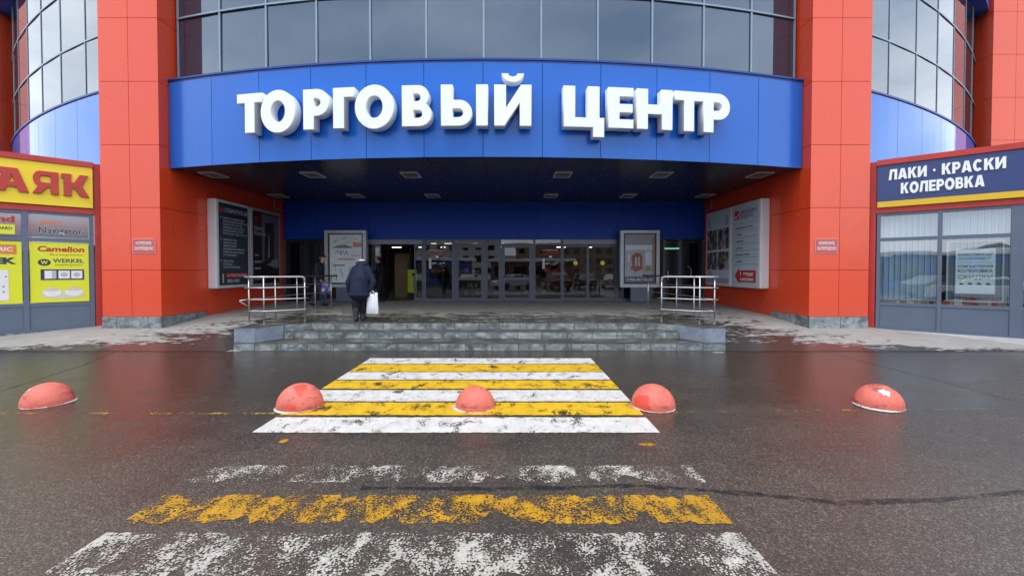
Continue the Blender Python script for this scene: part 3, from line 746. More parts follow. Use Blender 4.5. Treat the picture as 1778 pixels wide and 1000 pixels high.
# bays at both sides: blue band, glass, upper band
def bay(sgn):
    def P(s, off):          # s 0..1 along the arc, off outwards
        x0, y0, x1, y1 = 10.34, 12.05, 20.0, 17.85
        L_ = math.hypot(x1 - x0, y1 - y0); sag = 0.47; Rr = ((L_ / 2) ** 2 + sag ** 2) / (2 * sag)
        ux, uy = (x1 - x0) / L_, (y1 - y0) / L_; nx, ny = uy, -ux
        hl = math.asin(L_ / 2 / Rr); th = -hl + 2 * hl * s
        cxm, cym = (x0 + x1) / 2 - nx * (Rr - sag), (y0 + y1) / 2 - ny * (Rr - sag)
        rr = Rr + off
        px = cxm + rr * (math.sin(th) * ux + math.cos(th) * nx); py = cym + rr * (math.sin(th) * uy + math.cos(th) * ny)
        return (CX + sgn * px, py)
    def slab(b, s0, s1, o0, o1, z0, z1, n, mi=0):
        rows = []
        for i in range(n + 1):
            s = s0 + (s1 - s0) * i / n; a = P(s, o1); c = P(s, o0)
            rows.append([b._v((*a, z0)), b._v((*a, z1)), b._v((*c, z1)), b._v((*c, z0))])
        for p, q in zip(rows, rows[1:]):
            for k in range(4):
                f = b.bm.faces.new((p[k], q[k], q[(k + 1) % 4], p[(k + 1) % 4])); f.material_index = mi
        for q in (rows[0], rows[-1]):
            f = b.bm.faces.new(q); f.material_index = mi
    zs, zt = 6.86, 12.1
    b = MB(); slab(b, 0, 1, -0.1, 0.03, 2.5, zs - 0.02, 20, 1)
    cuts = [0, 0.045] + [0.045 + 0.136 * k for k in range(1, 8)]; cuts[-1] = 1.0
    for s0, s1 in zip(cuts, cuts[1:]): slab(b, s0 + 0.0007, s1 - 0.0007, 0.032, 0.055, 2.5, zs - 0.03, 3, 0)
    band = b.build('bay_band', [M['blue_bay'], M['groove']], mall)
    b = MB(); slab(b, 0, 1, -0.02, 0.085, zs - 0.018, zs + 0.035, 20); b.build('sill_cap', M['blue_edge'], band)
    b = MB(); ns = 7
    for k in range(ns):
        for z0, z1 in ((zs, 8.5), (8.5, 10.25), (10.25, zt)):
            p0, p1 = P(k / ns, 0), P((k + 1) / ns, 0)
            b.face([(*p0, z0), (*p1, z0), (*p1, z1), (*p0, z1)])
    g = b.build('bay_glazing', M['bay_glass'], mall)
    b = MB()
    for k in range(ns + 1): slab(b, max(0, k / ns - 0.0016), min(1, k / ns + 0.0016), 0.002, 0.018, zs + 0.036, zt, 1)
    b.build('mullion', M['alu_lite'], g)
    for z in (8.5, 10.25):
        b = MB(); slab(b, 0, 1, 0.002, 0.022, z - 0.022, z + 0.022, 14); b.build('transom', M['alu_lite'], g)
    b = MB(); slab(b, 0, 1, -0.3, 0.35, zt + 0.002, 14.5, 20); b.build('upper_band', M['blue'], mall)
    # wing wall behind the bay so nothing is hollow
    b = MB(); slab(b, 0, 1, -0.5, -0.42, 0, 15, 10); b.build('backing_wall', M['inner_dark'], mall)
bay(-1); bay(1)
b = MB()
b.prism([(CX - 21.6, 19.9), (CX - 10.4, 12.2), *[arcpt(RAD - 0.3, -HALF + 2 * HALF * i / 12) for i in range(13)], (CX + 10.4, 12.2), (CX + 21.6, 19.9), (CX + 21.6, 40), (CX - 21.6, 40)], 14.6, 14.9)
b.build('roof', M['roof'], mall)
b = MB(); b.box((CX - 21.5, 40, 0), (CX + 21.5, 40.3, 14.6)); b.box((CX - 21.6, 20.01, 0), (CX - 21.3, 40, 14.6)); b.box((CX + 21.3, 20.01, 0), (CX + 21.6, 40, 14.6))
b.build('outer_wall', M['red'], mall)
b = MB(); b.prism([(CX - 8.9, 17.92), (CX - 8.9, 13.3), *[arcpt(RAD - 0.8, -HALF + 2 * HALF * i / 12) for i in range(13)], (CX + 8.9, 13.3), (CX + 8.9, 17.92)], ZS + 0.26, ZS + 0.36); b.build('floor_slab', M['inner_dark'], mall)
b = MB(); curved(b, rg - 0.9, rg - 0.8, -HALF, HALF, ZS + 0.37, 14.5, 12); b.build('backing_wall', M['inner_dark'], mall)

# ------------------------------------------------------------------ facade lettering
S_, B_ = 0.285, 0.235
def glyph(ch, w):
    if ch == 'Т': return [[(w / 2 - S_ / 2, 0), (w / 2 + S_ / 2, 0), (w / 2 + S_ / 2, 1 - B_), (w, 1 - B_), (w, 1), (0, 1), (0, 1 - B_), (w / 2 - S_ / 2, 1 - B_)]]
    if ch == 'О': return [arc(w / 2, .5, w / 2, .54, 0, 354, 59), arc(w / 2, .5, w / 2 - S_ * 0.98, .27, 0, 351, 39)]
    if ch == 'Р':
        r = .33
        return [[(0, 0), (S_, 0), (S_, .33)] + arc(w - r, .665, r, .335, -90, 90) + [(0, 1)], [(S_, .56)] + arc(w - r - .02, .665, .125, .105, -90, 90) + [(S_, .77)]]
    if ch == 'Г': return [[(0, 0), (S_, 0), (S_, 1 - B_), (w, 1 - B_), (w, 1), (0, 1)]]
    if ch == 'В':
        return [[(0, 0)] + arc(w - .31, .295, .31, .295, -90, 62) + arc(w - .345, .735, .28, .265, -48, 90) + [(0, 1)],
                [(S_, .205)] + arc(w - .33, .30, .10, .095, -90, 90, 10) + [(S_, .395)], [(S_, .61)] + arc(w - .36, .70, .09, .09, -90, 90, 10) + [(S_, .79)]]
    if ch == 'Ы':
        wb = w - S_ - .095
        return [[(0, 0)] + arc(wb - .31, .315, .31, .315, -90, 90) + [(S_, .63), (S_, 1), (0, 1)], [(S_, .21)] + arc(wb - .33, .315, .115, .105, -90, 90, 10) + [(S_, .42)],
                [(w - S_, 0), (w, 0), (w, 1), (w - S_, 1)]]
    if ch == 'Й':
        return [[(0, 0), (.25, 0), (w - S_, .56), (w - S_, 0), (w, 0), (w, 1), (w - .25, 1), (S_, .44), (S_, 1), (0, 1)],
                arc(w / 2, 1.27, .27, .215, 180, 360, 20) + arc(w / 2, 1.27, .11, .075, 0, -180, 12)]
    if ch == 'Ц':
        wb = w - .12
        return [[(0, 0), (w - .28, 0), (w - .28, -.24), (w, -.24), (w, B_), (wb, B_), (wb, 1), (wb - S_, 1), (wb - S_, B_), (S_, B_), (S_, 1), (0, 1)]]
    if ch == 'Е': return [[(0, 0), (w, 0), (w, .22), (S_, .22), (S_, .39), (w - .02, .39), (w - .02, .60), (S_, .60), (S_, .78), (w, .78), (w, 1), (0, 1)]]
    if ch == 'Н': return [[(0, 0), (S_, 0), (S_, .38), (w - S_, .38), (w - S_, 0), (w, 0), (w, 1), (w - S_, 1), (w - S_, .62), (S_, .62), (S_, 1), (0, 1)]]
def glyph2(ch, w):
    if ch == 'Л': return [[(0, 0), (.28, 0), (.38, .77), (w - S_, .77), (w - S_, 0), (w, 0), (w, 1), (.15, 1)]]
    if ch == 'А': return [[(0, 0), (.29, 0), (.34, .17), (w - .34, .17), (w - .29, 0), (w, 0), (w / 2 + .19, 1), (w / 2 - .19, 1)], [(.40, .37), (w - .40, .37), (w / 2, .76)]]
    if ch == 'К': return [[(0, 0), (S_, 0), (S_, .34), (.38, .45), (w - .33, 0), (w, 0), (.55, .60), (w - .02, 1), (w - .33, 1), (S_, .60), (S_, 1), (0, 1)]]
    if ch == 'И': return [glyph('Й', w)[0]]
    if ch == 'С': return [arc(w / 2, .5, w / 2, .52, 40, 320, 40) + arc(w / 2, .5, w / 2 - S_, .29, 318, 42, 30)]
    if ch == '·': return [arc(w / 2, .5, .12, .12, 0, 340, 17)]
    return glyph(ch, w)
def drawn_line(word, h, mtx, x0, y0, width, mat, parent, depth=0.03):
    wd = {' ': .38, '·': .30, 'Е': .68, 'Р': .74, 'В': .76, 'О': .95, 'С': .86, 'А': .92, 'К': .86, 'Л': .88, 'И': .88}
    tot = sum(wd[c] for c in word) + .09 * (len(word) - 1); k = width / tot; x = x0
    for c in word:
        if c != ' ':
            me = outline(glyph2(c, wd[c]), depth, 0.0)
            place_mesh(me, 'letter', mtx @ Matrix.Translation((x, y0, depth / 2)) @ Matrix.Diagonal((k, h, 1, 1)), mat, parent)
        x += (wd[c] + .09) * k
sx, sy = arcpt(RAD, 0)
fs = thing('facade_sign', (CX, sy, 5.25), 'huge white raised letters spelling ТОРГОВЫЙ ЦЕНТР on the blue fascia', 'sign')
for ch, th, wd in [('Т', -.17978, .731), ('О', -.15583, .953), ('Р', -.12464, .681), ('Г', -.103, .544), ('О', -.07961, .976), ('В', -.04788, .729), ('Ы', -.01303, 1.134), ('Й', .02224, .898),
                   ('Ц', .07453, 1.005), ('Е', .10237, .638), ('Н', .12866, .927), ('Т', .15601, .762), ('Р', .17923, .745)]:
    me = outline(glyph(ch, wd), 0.26, 0.008)
    x, y = arcpt(RAD + 0.20, th)
    m = frame((x, y, 5.245), (math.cos(th), math.sin(th), 0), (0, 0, 1)) @ Matrix.Translation((-wd / 2, 0, 0)) @ Matrix.Diagonal((1, 0.985, 1, 1))
    place_mesh(me, 'letter', m, M['white_sign'], fs)

# ------------------------------------------------------------------ lamps in the canopy ceiling
lamp0 = None
for row, (Yr, nm) in enumerate(((12.75, 'front'), (16.3, 'rear'))):
    for k, X in enumerate((-8.82, -5.86, -2.94, 1.57, 4.51, 7.44)):
        if lamp0 is None:
            lamp0 = thing('ceiling_lamp', (0, 0, ZS), '', 'ceiling lamp')
            b = MB(); b.box((-.22, -.31, ZS - 0.012), (.22, .31, ZS - 0.003)); b.build('lamp_cover', M['lamp_off'], lamp0)
            b = MB()
            for a, c in (((-.25, -.34), (.25, -.313)), ((-.25, .313), (.25, .34)), ((-.25, -.312), (-.223, .312)), ((.223, -.312), (.25, .312))): b.box((a[0], a[1], ZS - 0.022), (c[0], c[1], ZS - 0.001))
            b.build('lamp_frame', M['lamp_rim'], lamp0); o = lamp0
        else: o = copy_tree(lamp0)
        o.location = (X, Yr, ZS); side = 'left' if k < 3 else 'right'
        pos_w = ('beside the left red wall', 'second from the left wall', 'just left of the middle', 'just right of the middle', 'second from the right wall', 'beside the right red wall')[k]
        tag(o, 'square lamp, %s row of the dark canopy, %s' % (nm, pos_w), 'ceiling lamp', 'square lamps in the canopy ceiling')

# ------------------------------------------------------------------ shops at both sides
def shop(sgn, A, d, label):
    root = thing('shop_unit', (A[0], A[1], 0.0), label, 'shop')
    nx, ny = (-d[1], d[0]) if sgn < 0 else (d[1], -d[0])          # outwards, towards the camera
    nx, ny = (nx, ny) if nx * A[0] + ny * A[1] < 0 else (-nx, -ny)
    # local: x along the front away from the column, y up, z outwards
    if sgn > 0: m = frame((A[0], A[1], 0), (d[0], d[1], 0), (0, 0, 1))
    else:       m = frame((A[0], A[1], 0), (-d[0], -d[1], 0), (0, 0, 1))
    # for the left shop local x runs the other way: use negative t
    T = (lambda a, c: (a, c)) if sgn > 0 else (lambda a, c: (-c, -a))
    def bx(b, t0, t1, z0, z1, n0, n1, mi=None):
        a, c = T(t0, t1); b.box((a, z0, n0), (c, z1, n1), mi)
    LEN = 7.0
    b = MB(m); bx(b, -0.02, LEN, 4.56, 4.70, -0.5, 0.16); bx(b, -.02, LEN, 3.30, 3.44, -0.2, 0.06); bx(b, -0.02, LEN, 3.44, 4.56, -0.25, -0.003); bx(b, -0.6 if sgn < 0 else -0.33, -.021, .1, 4.69, -0.12, 0.03)
    b.build('shop_fascia', M['red_trim'], root)
    b = MB(m); bx(b, 0, LEN, 4.3, 4.5, -6.0, -0.52); bx(b, LEN - .2, LEN, 0, 4.3, -6, -0.3); b.build('shop_roof', M['roof'], root)
    b = MB(m); bx(b, -0.05, LEN, 0.0, 0.19, -0.3, 0.05); b.build('shop_plinth', M['plinth'] if sgn < 0 else M['white_curb'], root)
    return root, m, T, bx
M['white_curb'] = pm('pale_concrete_curb', (0.5, 0.5, 0.49), 0.7, var=0.2, bump=0.2)

# right shop
rs, mR, T, bx = shop(1, (9.93, 11.55), (0.753, -0.657), 'grey-framed paint shop front with clear windows right of the entrance')
posts = [(0.0, 0.08), (1.17, 1.25), (2.38, 2.58), (3.7, 3.78), (4.9, 5.0), (6.2, 6.3), (6.9, 7.0)]
b = MB(mR)
for t0, t1 in posts: bx(b, t0, t1, .19, 3.30, -0.06, 0.03)
for (a, t0), (t1, c) in zip(posts, posts[1:]):
    for z0, z1 in ((.19, .25), (.84, .91), (2.55, 2.64), (3.22, 3.30)): bx(b, t0, t1, z0, z1, -0.055, 0.022)
b.build('window_frame', M['alu'], rs)
b = MB(mR)
for (a, t0), (t1, c) in zip(posts, posts[1:]): bx(b, t0 + .004, t1 - .004, .252, .838, -0.03, 0.005)
b.build('lower_panel', M['alu'], rs)
for (a, t0), (t1, c) in zip(posts, posts[1:]):
    for z0, z1 in ((.912, 2.548), (2.642, 3.218)):
        b = MB(mR); b.face([(t0, z0, -.015), (t1, z0, -.015), (t1, z1, -.015), (t0, z1, -.015)]); b.build('window_pane', M['shop_glass'], rs, normals=False)
# blinds and room behind
def blind_mat():
    t = NT('vertical_blind'); p = t.pos()
    s = t.add('SeparateXYZ'); t.l.new(p, s.inputs[0])
    wv = t.math('SINE', t.math('MULTIPLY', t.math('SUBTRACT', s.outputs[0], s.outputs[1]), 40.0))
    t.set('Base Color', t.ramp(wv, [(0.0, (0.24, 0.33, 0.40)), (1.0, (0.30, 0.40, 0.46))])); t.set('Roughness', 0.7)
    return t.m
M['blind'] = blind_mat()
b = MB(mR)
k = 0.03
while k < 6.9:
    if not 1.2 < k < 1.27:
        lo = 0.98 if k < 1.2 else 0.96
        bx(b, k, k + 0.105, 2.62, 3.25, -0.20, -0.192)
        if k < 1.15: bx(b, k, k + 0.105, lo, 2.619, -0.20, -0.192)
        elif k > 1.3: bx(b, k, k + 0.105, lo, 2.619, -0.62, -0.612)
    k += 0.115
b.build('window_blind', M['blind'], rs)
b = MB(mR); bx(b, -.02, 7, .0, 4.3, -3.0, -2.95); bx(b, 0, 7, .15, .20, -2.94, -0.31); bx(b, 0, 7, .70, .90, -0.60, -0.21, 1); b.build('shop_interior', [M['inner_wall'], M['tan']], rs)
b = MB(mR)
for i in range(34):
    t0 = 0.1 + random.random() * 2.2; h = .05 + random.random() * .13
    bx(b, t0, t0 + .06 + random.random() * .12, .902, .902 + h, -0.50 + i * .008, -0.38 + i * .004, i % 3)
b.build('window_goods', [M['tan'], M['cream_print'], M['red_print']], rs)
# sign of the right shop
sg = thing('shop_sign', (mR @ Vector((3, 3.5, 0.1))), 'navy shop sign with white words over a yellow strip, right of the entrance', 'sign')
b = MB(mR); b.box((0.0, 3.60, 0.0), (7.0, 4.555, 0.12), 0, 0.006); b.build('sign_panel', M['navy_sign'], sg)
b = MB(mR); b.box((0.0, 3.445, 0.0), (7.0, 3.597, 0.125), 0, 0.006); b.build('yellow_strip', M['gold'], sg)
mR2 = mR @ Matrix.Translation((0, 0, 0.121))
drawn_line('ЛАКИ · КРАСКИ', 0.275, mR2, 0.22, 4.145, 2.04, M['white_sign'], sg)
drawn_line('КОЛЕРОВКА', 0.275, mR2, 0.46, 3.765, 1.47, M['white_sign'], sg)
# framed poster inside the right shop window
ps = thing('window_poster', (mR @ Vector((1.8, .95, -0.1))), 'framed pale price poster hanging behind the paint shop window', 'poster')
b = MB(mR)
for a, c in (((1.34, 1.0), (2.30, 1.03)), ((1.34, 2.47), (2.30, 2.50)), ((1.34, 1.031), (1.37, 2.469)), ((2.27, 1.031), (2.30, 2.469))): b.box((a[0], a[1], -0.10), (c[0], c[1], -0.07))
b.build('poster_frame', M['grey_frame'], ps)
b = MB(mR); b.box((1.50, 1.20, -0.095), (2.16, 2.30, -0.085)); b.build('paper', flat('pale_mint_paper', (0.56, 0.68, 0.68)), ps)
for s, z, h, mk, wd in (('КАЧЕСТВЕННЫЙ', 2.13, .062, 'ink', .58), ('АССОРТИМЕНТ', 2.03, .062, 'blue_print', .55), ('ПРЯМЫЕ ПОСТАВКИ', 1.94, .05, 'grey_print', .58), ('КОМПЬЮТЕРНАЯ', 1.84, .06, 'ink', .58), ('КОЛЕРОВКА', 1.72, .08, 'ink', .58), ('СКИДКИ', 1.56, .10, 'tan', .58)):
    text(s, h, mR, (1.54, z, -0.084), M[mk], ps, bold=0.03, depth=0.002, width=wd)
b = MB(mR)
for k in range(4): b.box((1.56 + k * .15, 1.42, -0.084), (1.64 + k * .15, 1.45, -0.083)).box((1.58 + k * .15, 1.451, -0.084), (1.61 + k * .15, 1.475, -0.083))
b.build('picture', M['ink'], ps)

# left shop
ls, mL, T, bx = shop(-1, (-11.45, 11.75), (-0.72, -0.694), 'grey-framed electrical shop front with yellow window films left of the entrance')
posts = [(0.0, 0.09), (1.20, 1.30), (2.45, 2.55), (3.7, 3.8), (4.9, 5.0), (6.2, 6.3), (6.9, 7.0)]
b = MB(mL)
for t0, t1 in posts: bx(b, t0, t1, .19, 3.30, -0.06, 0.03)
for (a, t0), (t1, c) in zip(posts, posts[1:]):
    for z0, z1 in ((.19, .25), (.84, .92), (2.52, 2.62), (3.22, 3.30)): bx(b, t0, t1, z0, z1, -0.055, 0.022)
b.build('window_frame', M['alu'], ls)
b = MB(mL)
for (a, t0), (t1, c) in zip(posts, posts[1:]): bx(b, t0 + .004, t1 - .004, .252, .838, -0.03, 0.005)
b.build('lower_panel', M['alu'], ls)
def film_grad():
    t = NT('grey_red_window_film'); p = t.pos(); s = t.add('SeparateXYZ'); t.l.new(p, s.inputs[0])
    mr = t.add('MapRange'); t.l.new(s.outputs[2], mr.inputs[0]); mr.inputs[1].default_value = 2.62; mr.inputs[2].default_value = 3.22
    t.set('Base Color', t.ramp(mr.outputs[0], [(0, (0.13, 0.12, 0.14)), (0.5, (0.30, 0.20, 0.20)), (1, (0.42, 0.42, 0.44))])); t.set('Roughness', 0.25)
    return t.m
M['film'] = film_grad()
for (a, t0), (t1, c) in zip(posts, posts[1:]):
    b = MB(mL); bx(b, t0 + .015, t1 - .015, .935, 2.505, -0.02, -0.002); p1 = b.build('window_film', M['lemon'], ls)
    b = MB(mL); bx(b, t0 + .015, t1 - .015, 2.635, 3.205, -0.02, -0.002); p2 = b.build('window_film', M['film'], ls)
    if a == 0.0: f1, f2 = p1, p2
    elif abs(a - 1.20) < 1e-6: f3, f4 = p1, p2
def X(t): return -t
text('jazz', .115, mL, (X(1.02), 2.985), M['salmon_print'], f2, bold=0.03, width=.42, shear=.25)
text('Navigator', .155, mL, (X(1.02), 2.745), M['grey_frame'], f2, bold=0.075, width=.82)
text('Navigator', .155, mL, (X(1.015), 2.747, .003), M['ink'], f2, bold=0.025, width=.80)
text('Camelion', .14, mL, (X(1.045), 2.27), M['red_print'], f1, bold=0.05, width=.86, shear=.12)
text('More Energy Solutions', .04, mL, (X(.83), 2.17), M['red_print'], f1, width=.62, bold=.01)
text('WERKEL', .105, mL, (X(.78), 1.98), M['ink'], f1, bold=0.03, width=.58)
text('SWEDISH QUALITY', .035, mL, (X(.74), 1.90), M['ink'], f1, width=.52, bold=.01)
b = MB(mL)
zc = 1.98
pts = [(X(.93) + .115 * math.cos(2 * math.pi * k / 28), zc + .09 * math.sin(2 * math.pi * k / 28), .001) for k in range(28)]
b.face(pts); b.build('emblem', M['ink'], f1)
text('W', .10, mL, (X(.995), zc - .05, .002), M['lemon'], f1, bold=0.03, width=.13)
b = MB(mL); b.box((X(1.0), 1.52, 0), (X(.20), 1.80, .003)); b.build('switch_frame_picture', M['ink'], f1)
b = MB(mL)
for t0 in (.72, .47, .235): b.box((X(t0 + .21), 1.555, .003), (X(t0), 1.765, .006))
b.build('switch_picture', M['white'], f1)
b = MB(mL)
b.face([(X(.575) + .07 * math.cos(k * math.pi / 10), 1.66 + .06 * math.sin(k * math.pi / 10), .0075) for k in range(20)])
b.face([(X(.34) + .065 * math.cos(k * math.pi / 10), 1.66 + .058 * math.sin(k * math.pi / 10), .0075) for k in range(20)])
b.box((X(.80), 1.56, .0065), (X(.725), 1.76, .0075)); b.build('dial_picture', M['grey_print'], f1)
b = MB(mL); b.face([(X(.60) + .42 * math.cos(k * math.pi / 14), 1.12 + .10 * math.sin(k * math.pi / 14), .001) for k in range(28)]); b.build('tray_picture', M['cream_print'], f1)
b = MB(mL)
for t0 in (.80, .40):
    b.face([(X(t0) + .17 * math.cos(k * math.pi / 12), 1.20 + .115 * math.sin(k * math.pi / 12), .003) for k in range(24)])
b.build('rotary_switch_picture', M['white'], f1)
b = MB(mL)
for t0 in (.80, .40):
    b.face([(X(t0) + .15 * math.cos(k * math.pi / 12), 1.27 + .045 * math.sin(k * math.pi / 12), .005) for k in range(24)])
    b.box((X(t0 + .02), 1.26, .006), (X(t0 - .02), 1.36, .008))
b.build('knob_picture', M['cream_print'], f1)
text('nd', .15, mL, (X(1.72), 2.99), M['red_print'], f4, bold=0.06, width=.30)
b = MB(mL); b.box((X(2.3), 2.68, 0), (X(1.42), 2.92, .003)); b.build('yellow_label', M['lemon'], f4)
text('NDARD', .075, mL, (X(1.78), 2.79, .004), M['ink'], f4, bold=0.03, width=.32)
b = MB(mL); b.box((X(2.4), 2.18, 0), (X(1.40), 2.42, .003)); b.build('orange_label', M['orange_print'], f3)
text('TRIC', .10, mL, (X(1.80), 2.255, .004), M['white'], f3, bold=0.04, width=.34)
text('EK', .15, mL, (X(1.78), 1.94), M['ink'], f3, bold=0.08, width=.38)
b = MB(mL); b.box((X(2.35), 1.02, .001), (X(1.54), 1.78, .004), 0, 0.001); b.build('white_unit_picture', M['white'], f3)
b = MB(mL)
for t0, z0 in ((1.58, 1.60), (1.62, 1.35), (1.62, 1.22), (1.72, 1.15)): b.box((X(t0 + .02), z0, .0045), (X(t0 - .01), z0 + .03, .006))
b.build('screw_picture', M['ink'], f3)
# sign of the left shop
sg = thing('shop_sign', (mL @ Vector((-3, 3.5, 0.1))), 'yellow shop sign with thick red letters, left of the entrance', 'sign')
b = MB(mL); b.box((-7.0, 3.46, 0.0), (0.0, 4.555, 0.12), 0, 0.006); b.build('sign_panel', M['yellow'], sg)
def slabA(w): return [[(0, 0), (.3 * w, 0), (.36 * w, .2), (.64 * w, .2), (.70 * w, 0), (w, 0), (.68 * w, 1), (.08 * w, 1), (.08 * w, .76), (.22 * w, .76)], [(.42 * w, .40), (.58 * w, .40), (.50 * w, .72)]]
def slabYa(w): return [[(w, 0), (.70 * w, 0), (.70 * w, .30), (.58 * w, .30), (.32 * w, 0), (0, 0), (.24 * w, .36)] + arc(.30 * w, .665, .27 * w, .335, 230, 90, 14) + [(w, 1)], [(.70 * w, .50)] + arc(.36 * w, .655, .08 * w, .15, 270, 90, 10) + [(.70 * w, .80)]]
def slabK(w): return [[(.08 * w, 0), (.36 * w, 0), (.36 * w, .36), (.46 * w, .36), (.68 * w, 0), (w, 0), (.74 * w, .5), (.98 * w, 1), (.66 * w, 1), (.46 * w, .62), (.36 * w, .62), (.36 * w, 1), (0, 1), (0, .78), (.08 * w, .78)]]
for fn, t0, wd in ((slabA, 1.72, .56), (slabYa, 1.10, .46), (slabK, .59, .52)):
    me = outline(fn(wd), 0.06, 0.004)
    place_mesh(me, 'letter', mL @ Matrix.Translation((X(t0), 3.74, 0.155)) @ Matrix.Diagonal((1, .58, 1, 1)), M['red_trim'], sg)

# ------------------------------------------------------------------ signs and boards
for sgn in (-1, 1):
    u = 250 if sgn < 0 else 1435
    c = at(u, 427, YF - 0.012); mS = frame((c.x, c.y, c.z), (1, 0, 0), (0, 0, 1))
    t = thing('no_smoking_sign', (c.x, c.y, c.z), 'small red no smoking plate in white frame on the %s red column' % ('left' if sgn < 0 else 'right'), 'sign', 'small red plates on the columns')
    b = MB(mS); b.box((-.31, -.20, -0.01), (.31, .20, .004)); b.build('sign_frame', M['pink_print'], t)
    b = MB(mS); b.box((-.29, -.18, .0045), (.29, .18, .008)); b.build('sign_plate', M['faded_plate'], t)
    text('КУРЕНИЕ', .085, mS, (0, .03, .009), M['white'], t, align='CENTER', bold=.02, width=.42)
    text('ЗАПРЕЩЕНО', .085, mS, (0, -.11, .009), M['white'], t, align='CENTER', bold=.02, width=.52)

def wall_board(sgn, y0, y1, label, fmat, pmat, rim=0.10):
    """backlit-type board on the recess side wall; local x runs so that it reads left to right"""
    xw = CX + sgn * XI
    z0, z1 = 1.20, 4.02
    if sgn < 0: m = frame((xw, y0, z0), (0, 1, 0), (0, 0, 1))
    else: m = frame((xw, y1, z0), (0, -1, 0), (0, 0, 1))
    W, H = y1 - y0, z1 - z0
    t = thing('advertising_board', (xw - sgn * 0.1, (y0 + y1) / 2, z0), label, 'advertising board', 'tall advertising boards on the recess walls')
    b = MB(m)
    b.box((0, 0, 0.0), (W, H, 0.30), 0, 0.05); b.build('casing', M[fmat], t)
    b = MB(m); b.box((rim, rim, .301), (W - rim, H - rim, .304)); b.build('poster', M[pmat], t)
    return t, m, W, H
# left, front
M['white_cas'] = pm('white_board_casing', (0.60, 0.62, 0.64), 0.35, var=0.05)
t, m, W, H = wall_board(-1, 13.27, 14.95, 'dark navy list board with white lettering on the left red wall', 'white_cas', 'navy_board')
b = MB(m); b.box((.14, 2.42, .3045), (.34, 2.50, .306)); b.box((.16, 2.52, .3045), (.32, 2.58, .306)); b.build('logo_mark', M['red_print'], t)
text('ПЛИНТУС-М', .135, m, (.40, 2.44, .305), M['grey_print'], t, bold=.02, width=1.14)
rows = ['ПОРОГИ АЛЮМИНИЕВЫЕ', 'ПОРОГИ ИЗ НЕРЖАВЕЮЩЕЙ СТАЛИ', 'ПОРОГИ ИЗ ЛАТУНИ', 'ПРОФИЛЬ ДЛЯ ПЛИТКИ', 'ГИБКИЕ ПОРОГИ ПВХ', 'РАСКЛАДКА ПОД ПЛИТКУ', None, 'ПЛИНТУС ПВХ', 'ПЛИНТУС МДФ', 'ДЮРОПОЛИМЕР', 'ДЕРЕВЯННЫЙ ПЛИНТУС', 'ПЛИНТУС ДЛЯ КОВКИ', 'И СТОЛЕШНИЦ', None, 'ПВХ УГЛЫ', 'КАРНИЗЫ', 'ШТОРЫ РУЛОННЫЕ']
z = 2.22
for r in rows:
    if r: text(r, .058, m, (.30, z, .305), M['grey_print'], t, bold=.012, width=min(1.28, .060 * len(r)))
    z -= .098
b = MB(m)
for zz in (2.24, 1.55, .865): b.box((.17, zz, .3045), (.21, zz + .04, .306))
b.build('bullet', M['grey_print'], t)
b = MB(m); b.box((.42, .345, .3045), (1.50, .485, .3055)); b.build('red_bar', M['red_print'], t)
text('→ ЭТАЖ НАЛЕВО', .085, m, (.46, .372, .306), M['grey_print'], t, bold=.02, width=1.0)
text('1', .28, m, (.18, .19, .305), M['grey_print'], t, bold=.04)
text('282-000', .11, m, (.46, .185, .305), M['grey_print'], t, bold=.02, width=.62)
# left, rear
t, m, W, H = wall_board(-1, 15.04, 16.95, 'dark maroon room advert with grey casing beside the blue back wall', 'grey_frame', 'brown_print')
b = MB(m); b.box((.15, 2.15, .3045), (.62, 2.66, .3055)); b.build('maroon_corner', flat('maroon_print', (0.06, 0.008, 0.010)), t)
b = MB(m); b.box((.22, 2.36, .306), (.38, 2.42, .307)); b.box((.24, 2.44, .306), (.36, 2.50, .307)); b.build('logo_mark', M['red_print'], t)
text('Центр', .14, m, (.18, 2.04, .307), M['grey_print'], t, width=.62); text('Красок', .14, m, (.18, 1.86, .307), M['grey_print'], t, width=.70)
for s, zz in (('лаки', 1.10), ('краски', .86), ('эмали', .62)): text(s, .09, m, (.18, zz, .307), M['grey_print'], t, bold=.015)
b = MB(m); b.prism([(.66, .9), (1.80, .7), (1.80, 2.66), (.64, 2.66)], .3045, .3052); b.build('room_wall_picture', flat('dusk_wall_print', (0.12, 0.11, 0.15)), t)
b = MB(m); b.prism([(.80, .85), (1.45, .80), (1.45, 2.40), (.85, 2.36)], .3053, .3062); b.build('doorway_picture', M['black'], t)
b = MB(m); b.prism([(1.02, 1.0), (1.16, 1.1), (1.14, 1.9), (1.08, 1.95)], .3063, .307); b.prism([(.95, .80), (1.55, .66), (1.78, .72), (1.7, 1.02), (1.3, .98), (1.2, .86)], .3063, .307); b.build('figure_picture', flat('grey_figure_print', (0.22, 0.21, 0.26)), t)
text('тел. 282-000', .06, m, (.18, .24, .307), M['grey_print'], t)
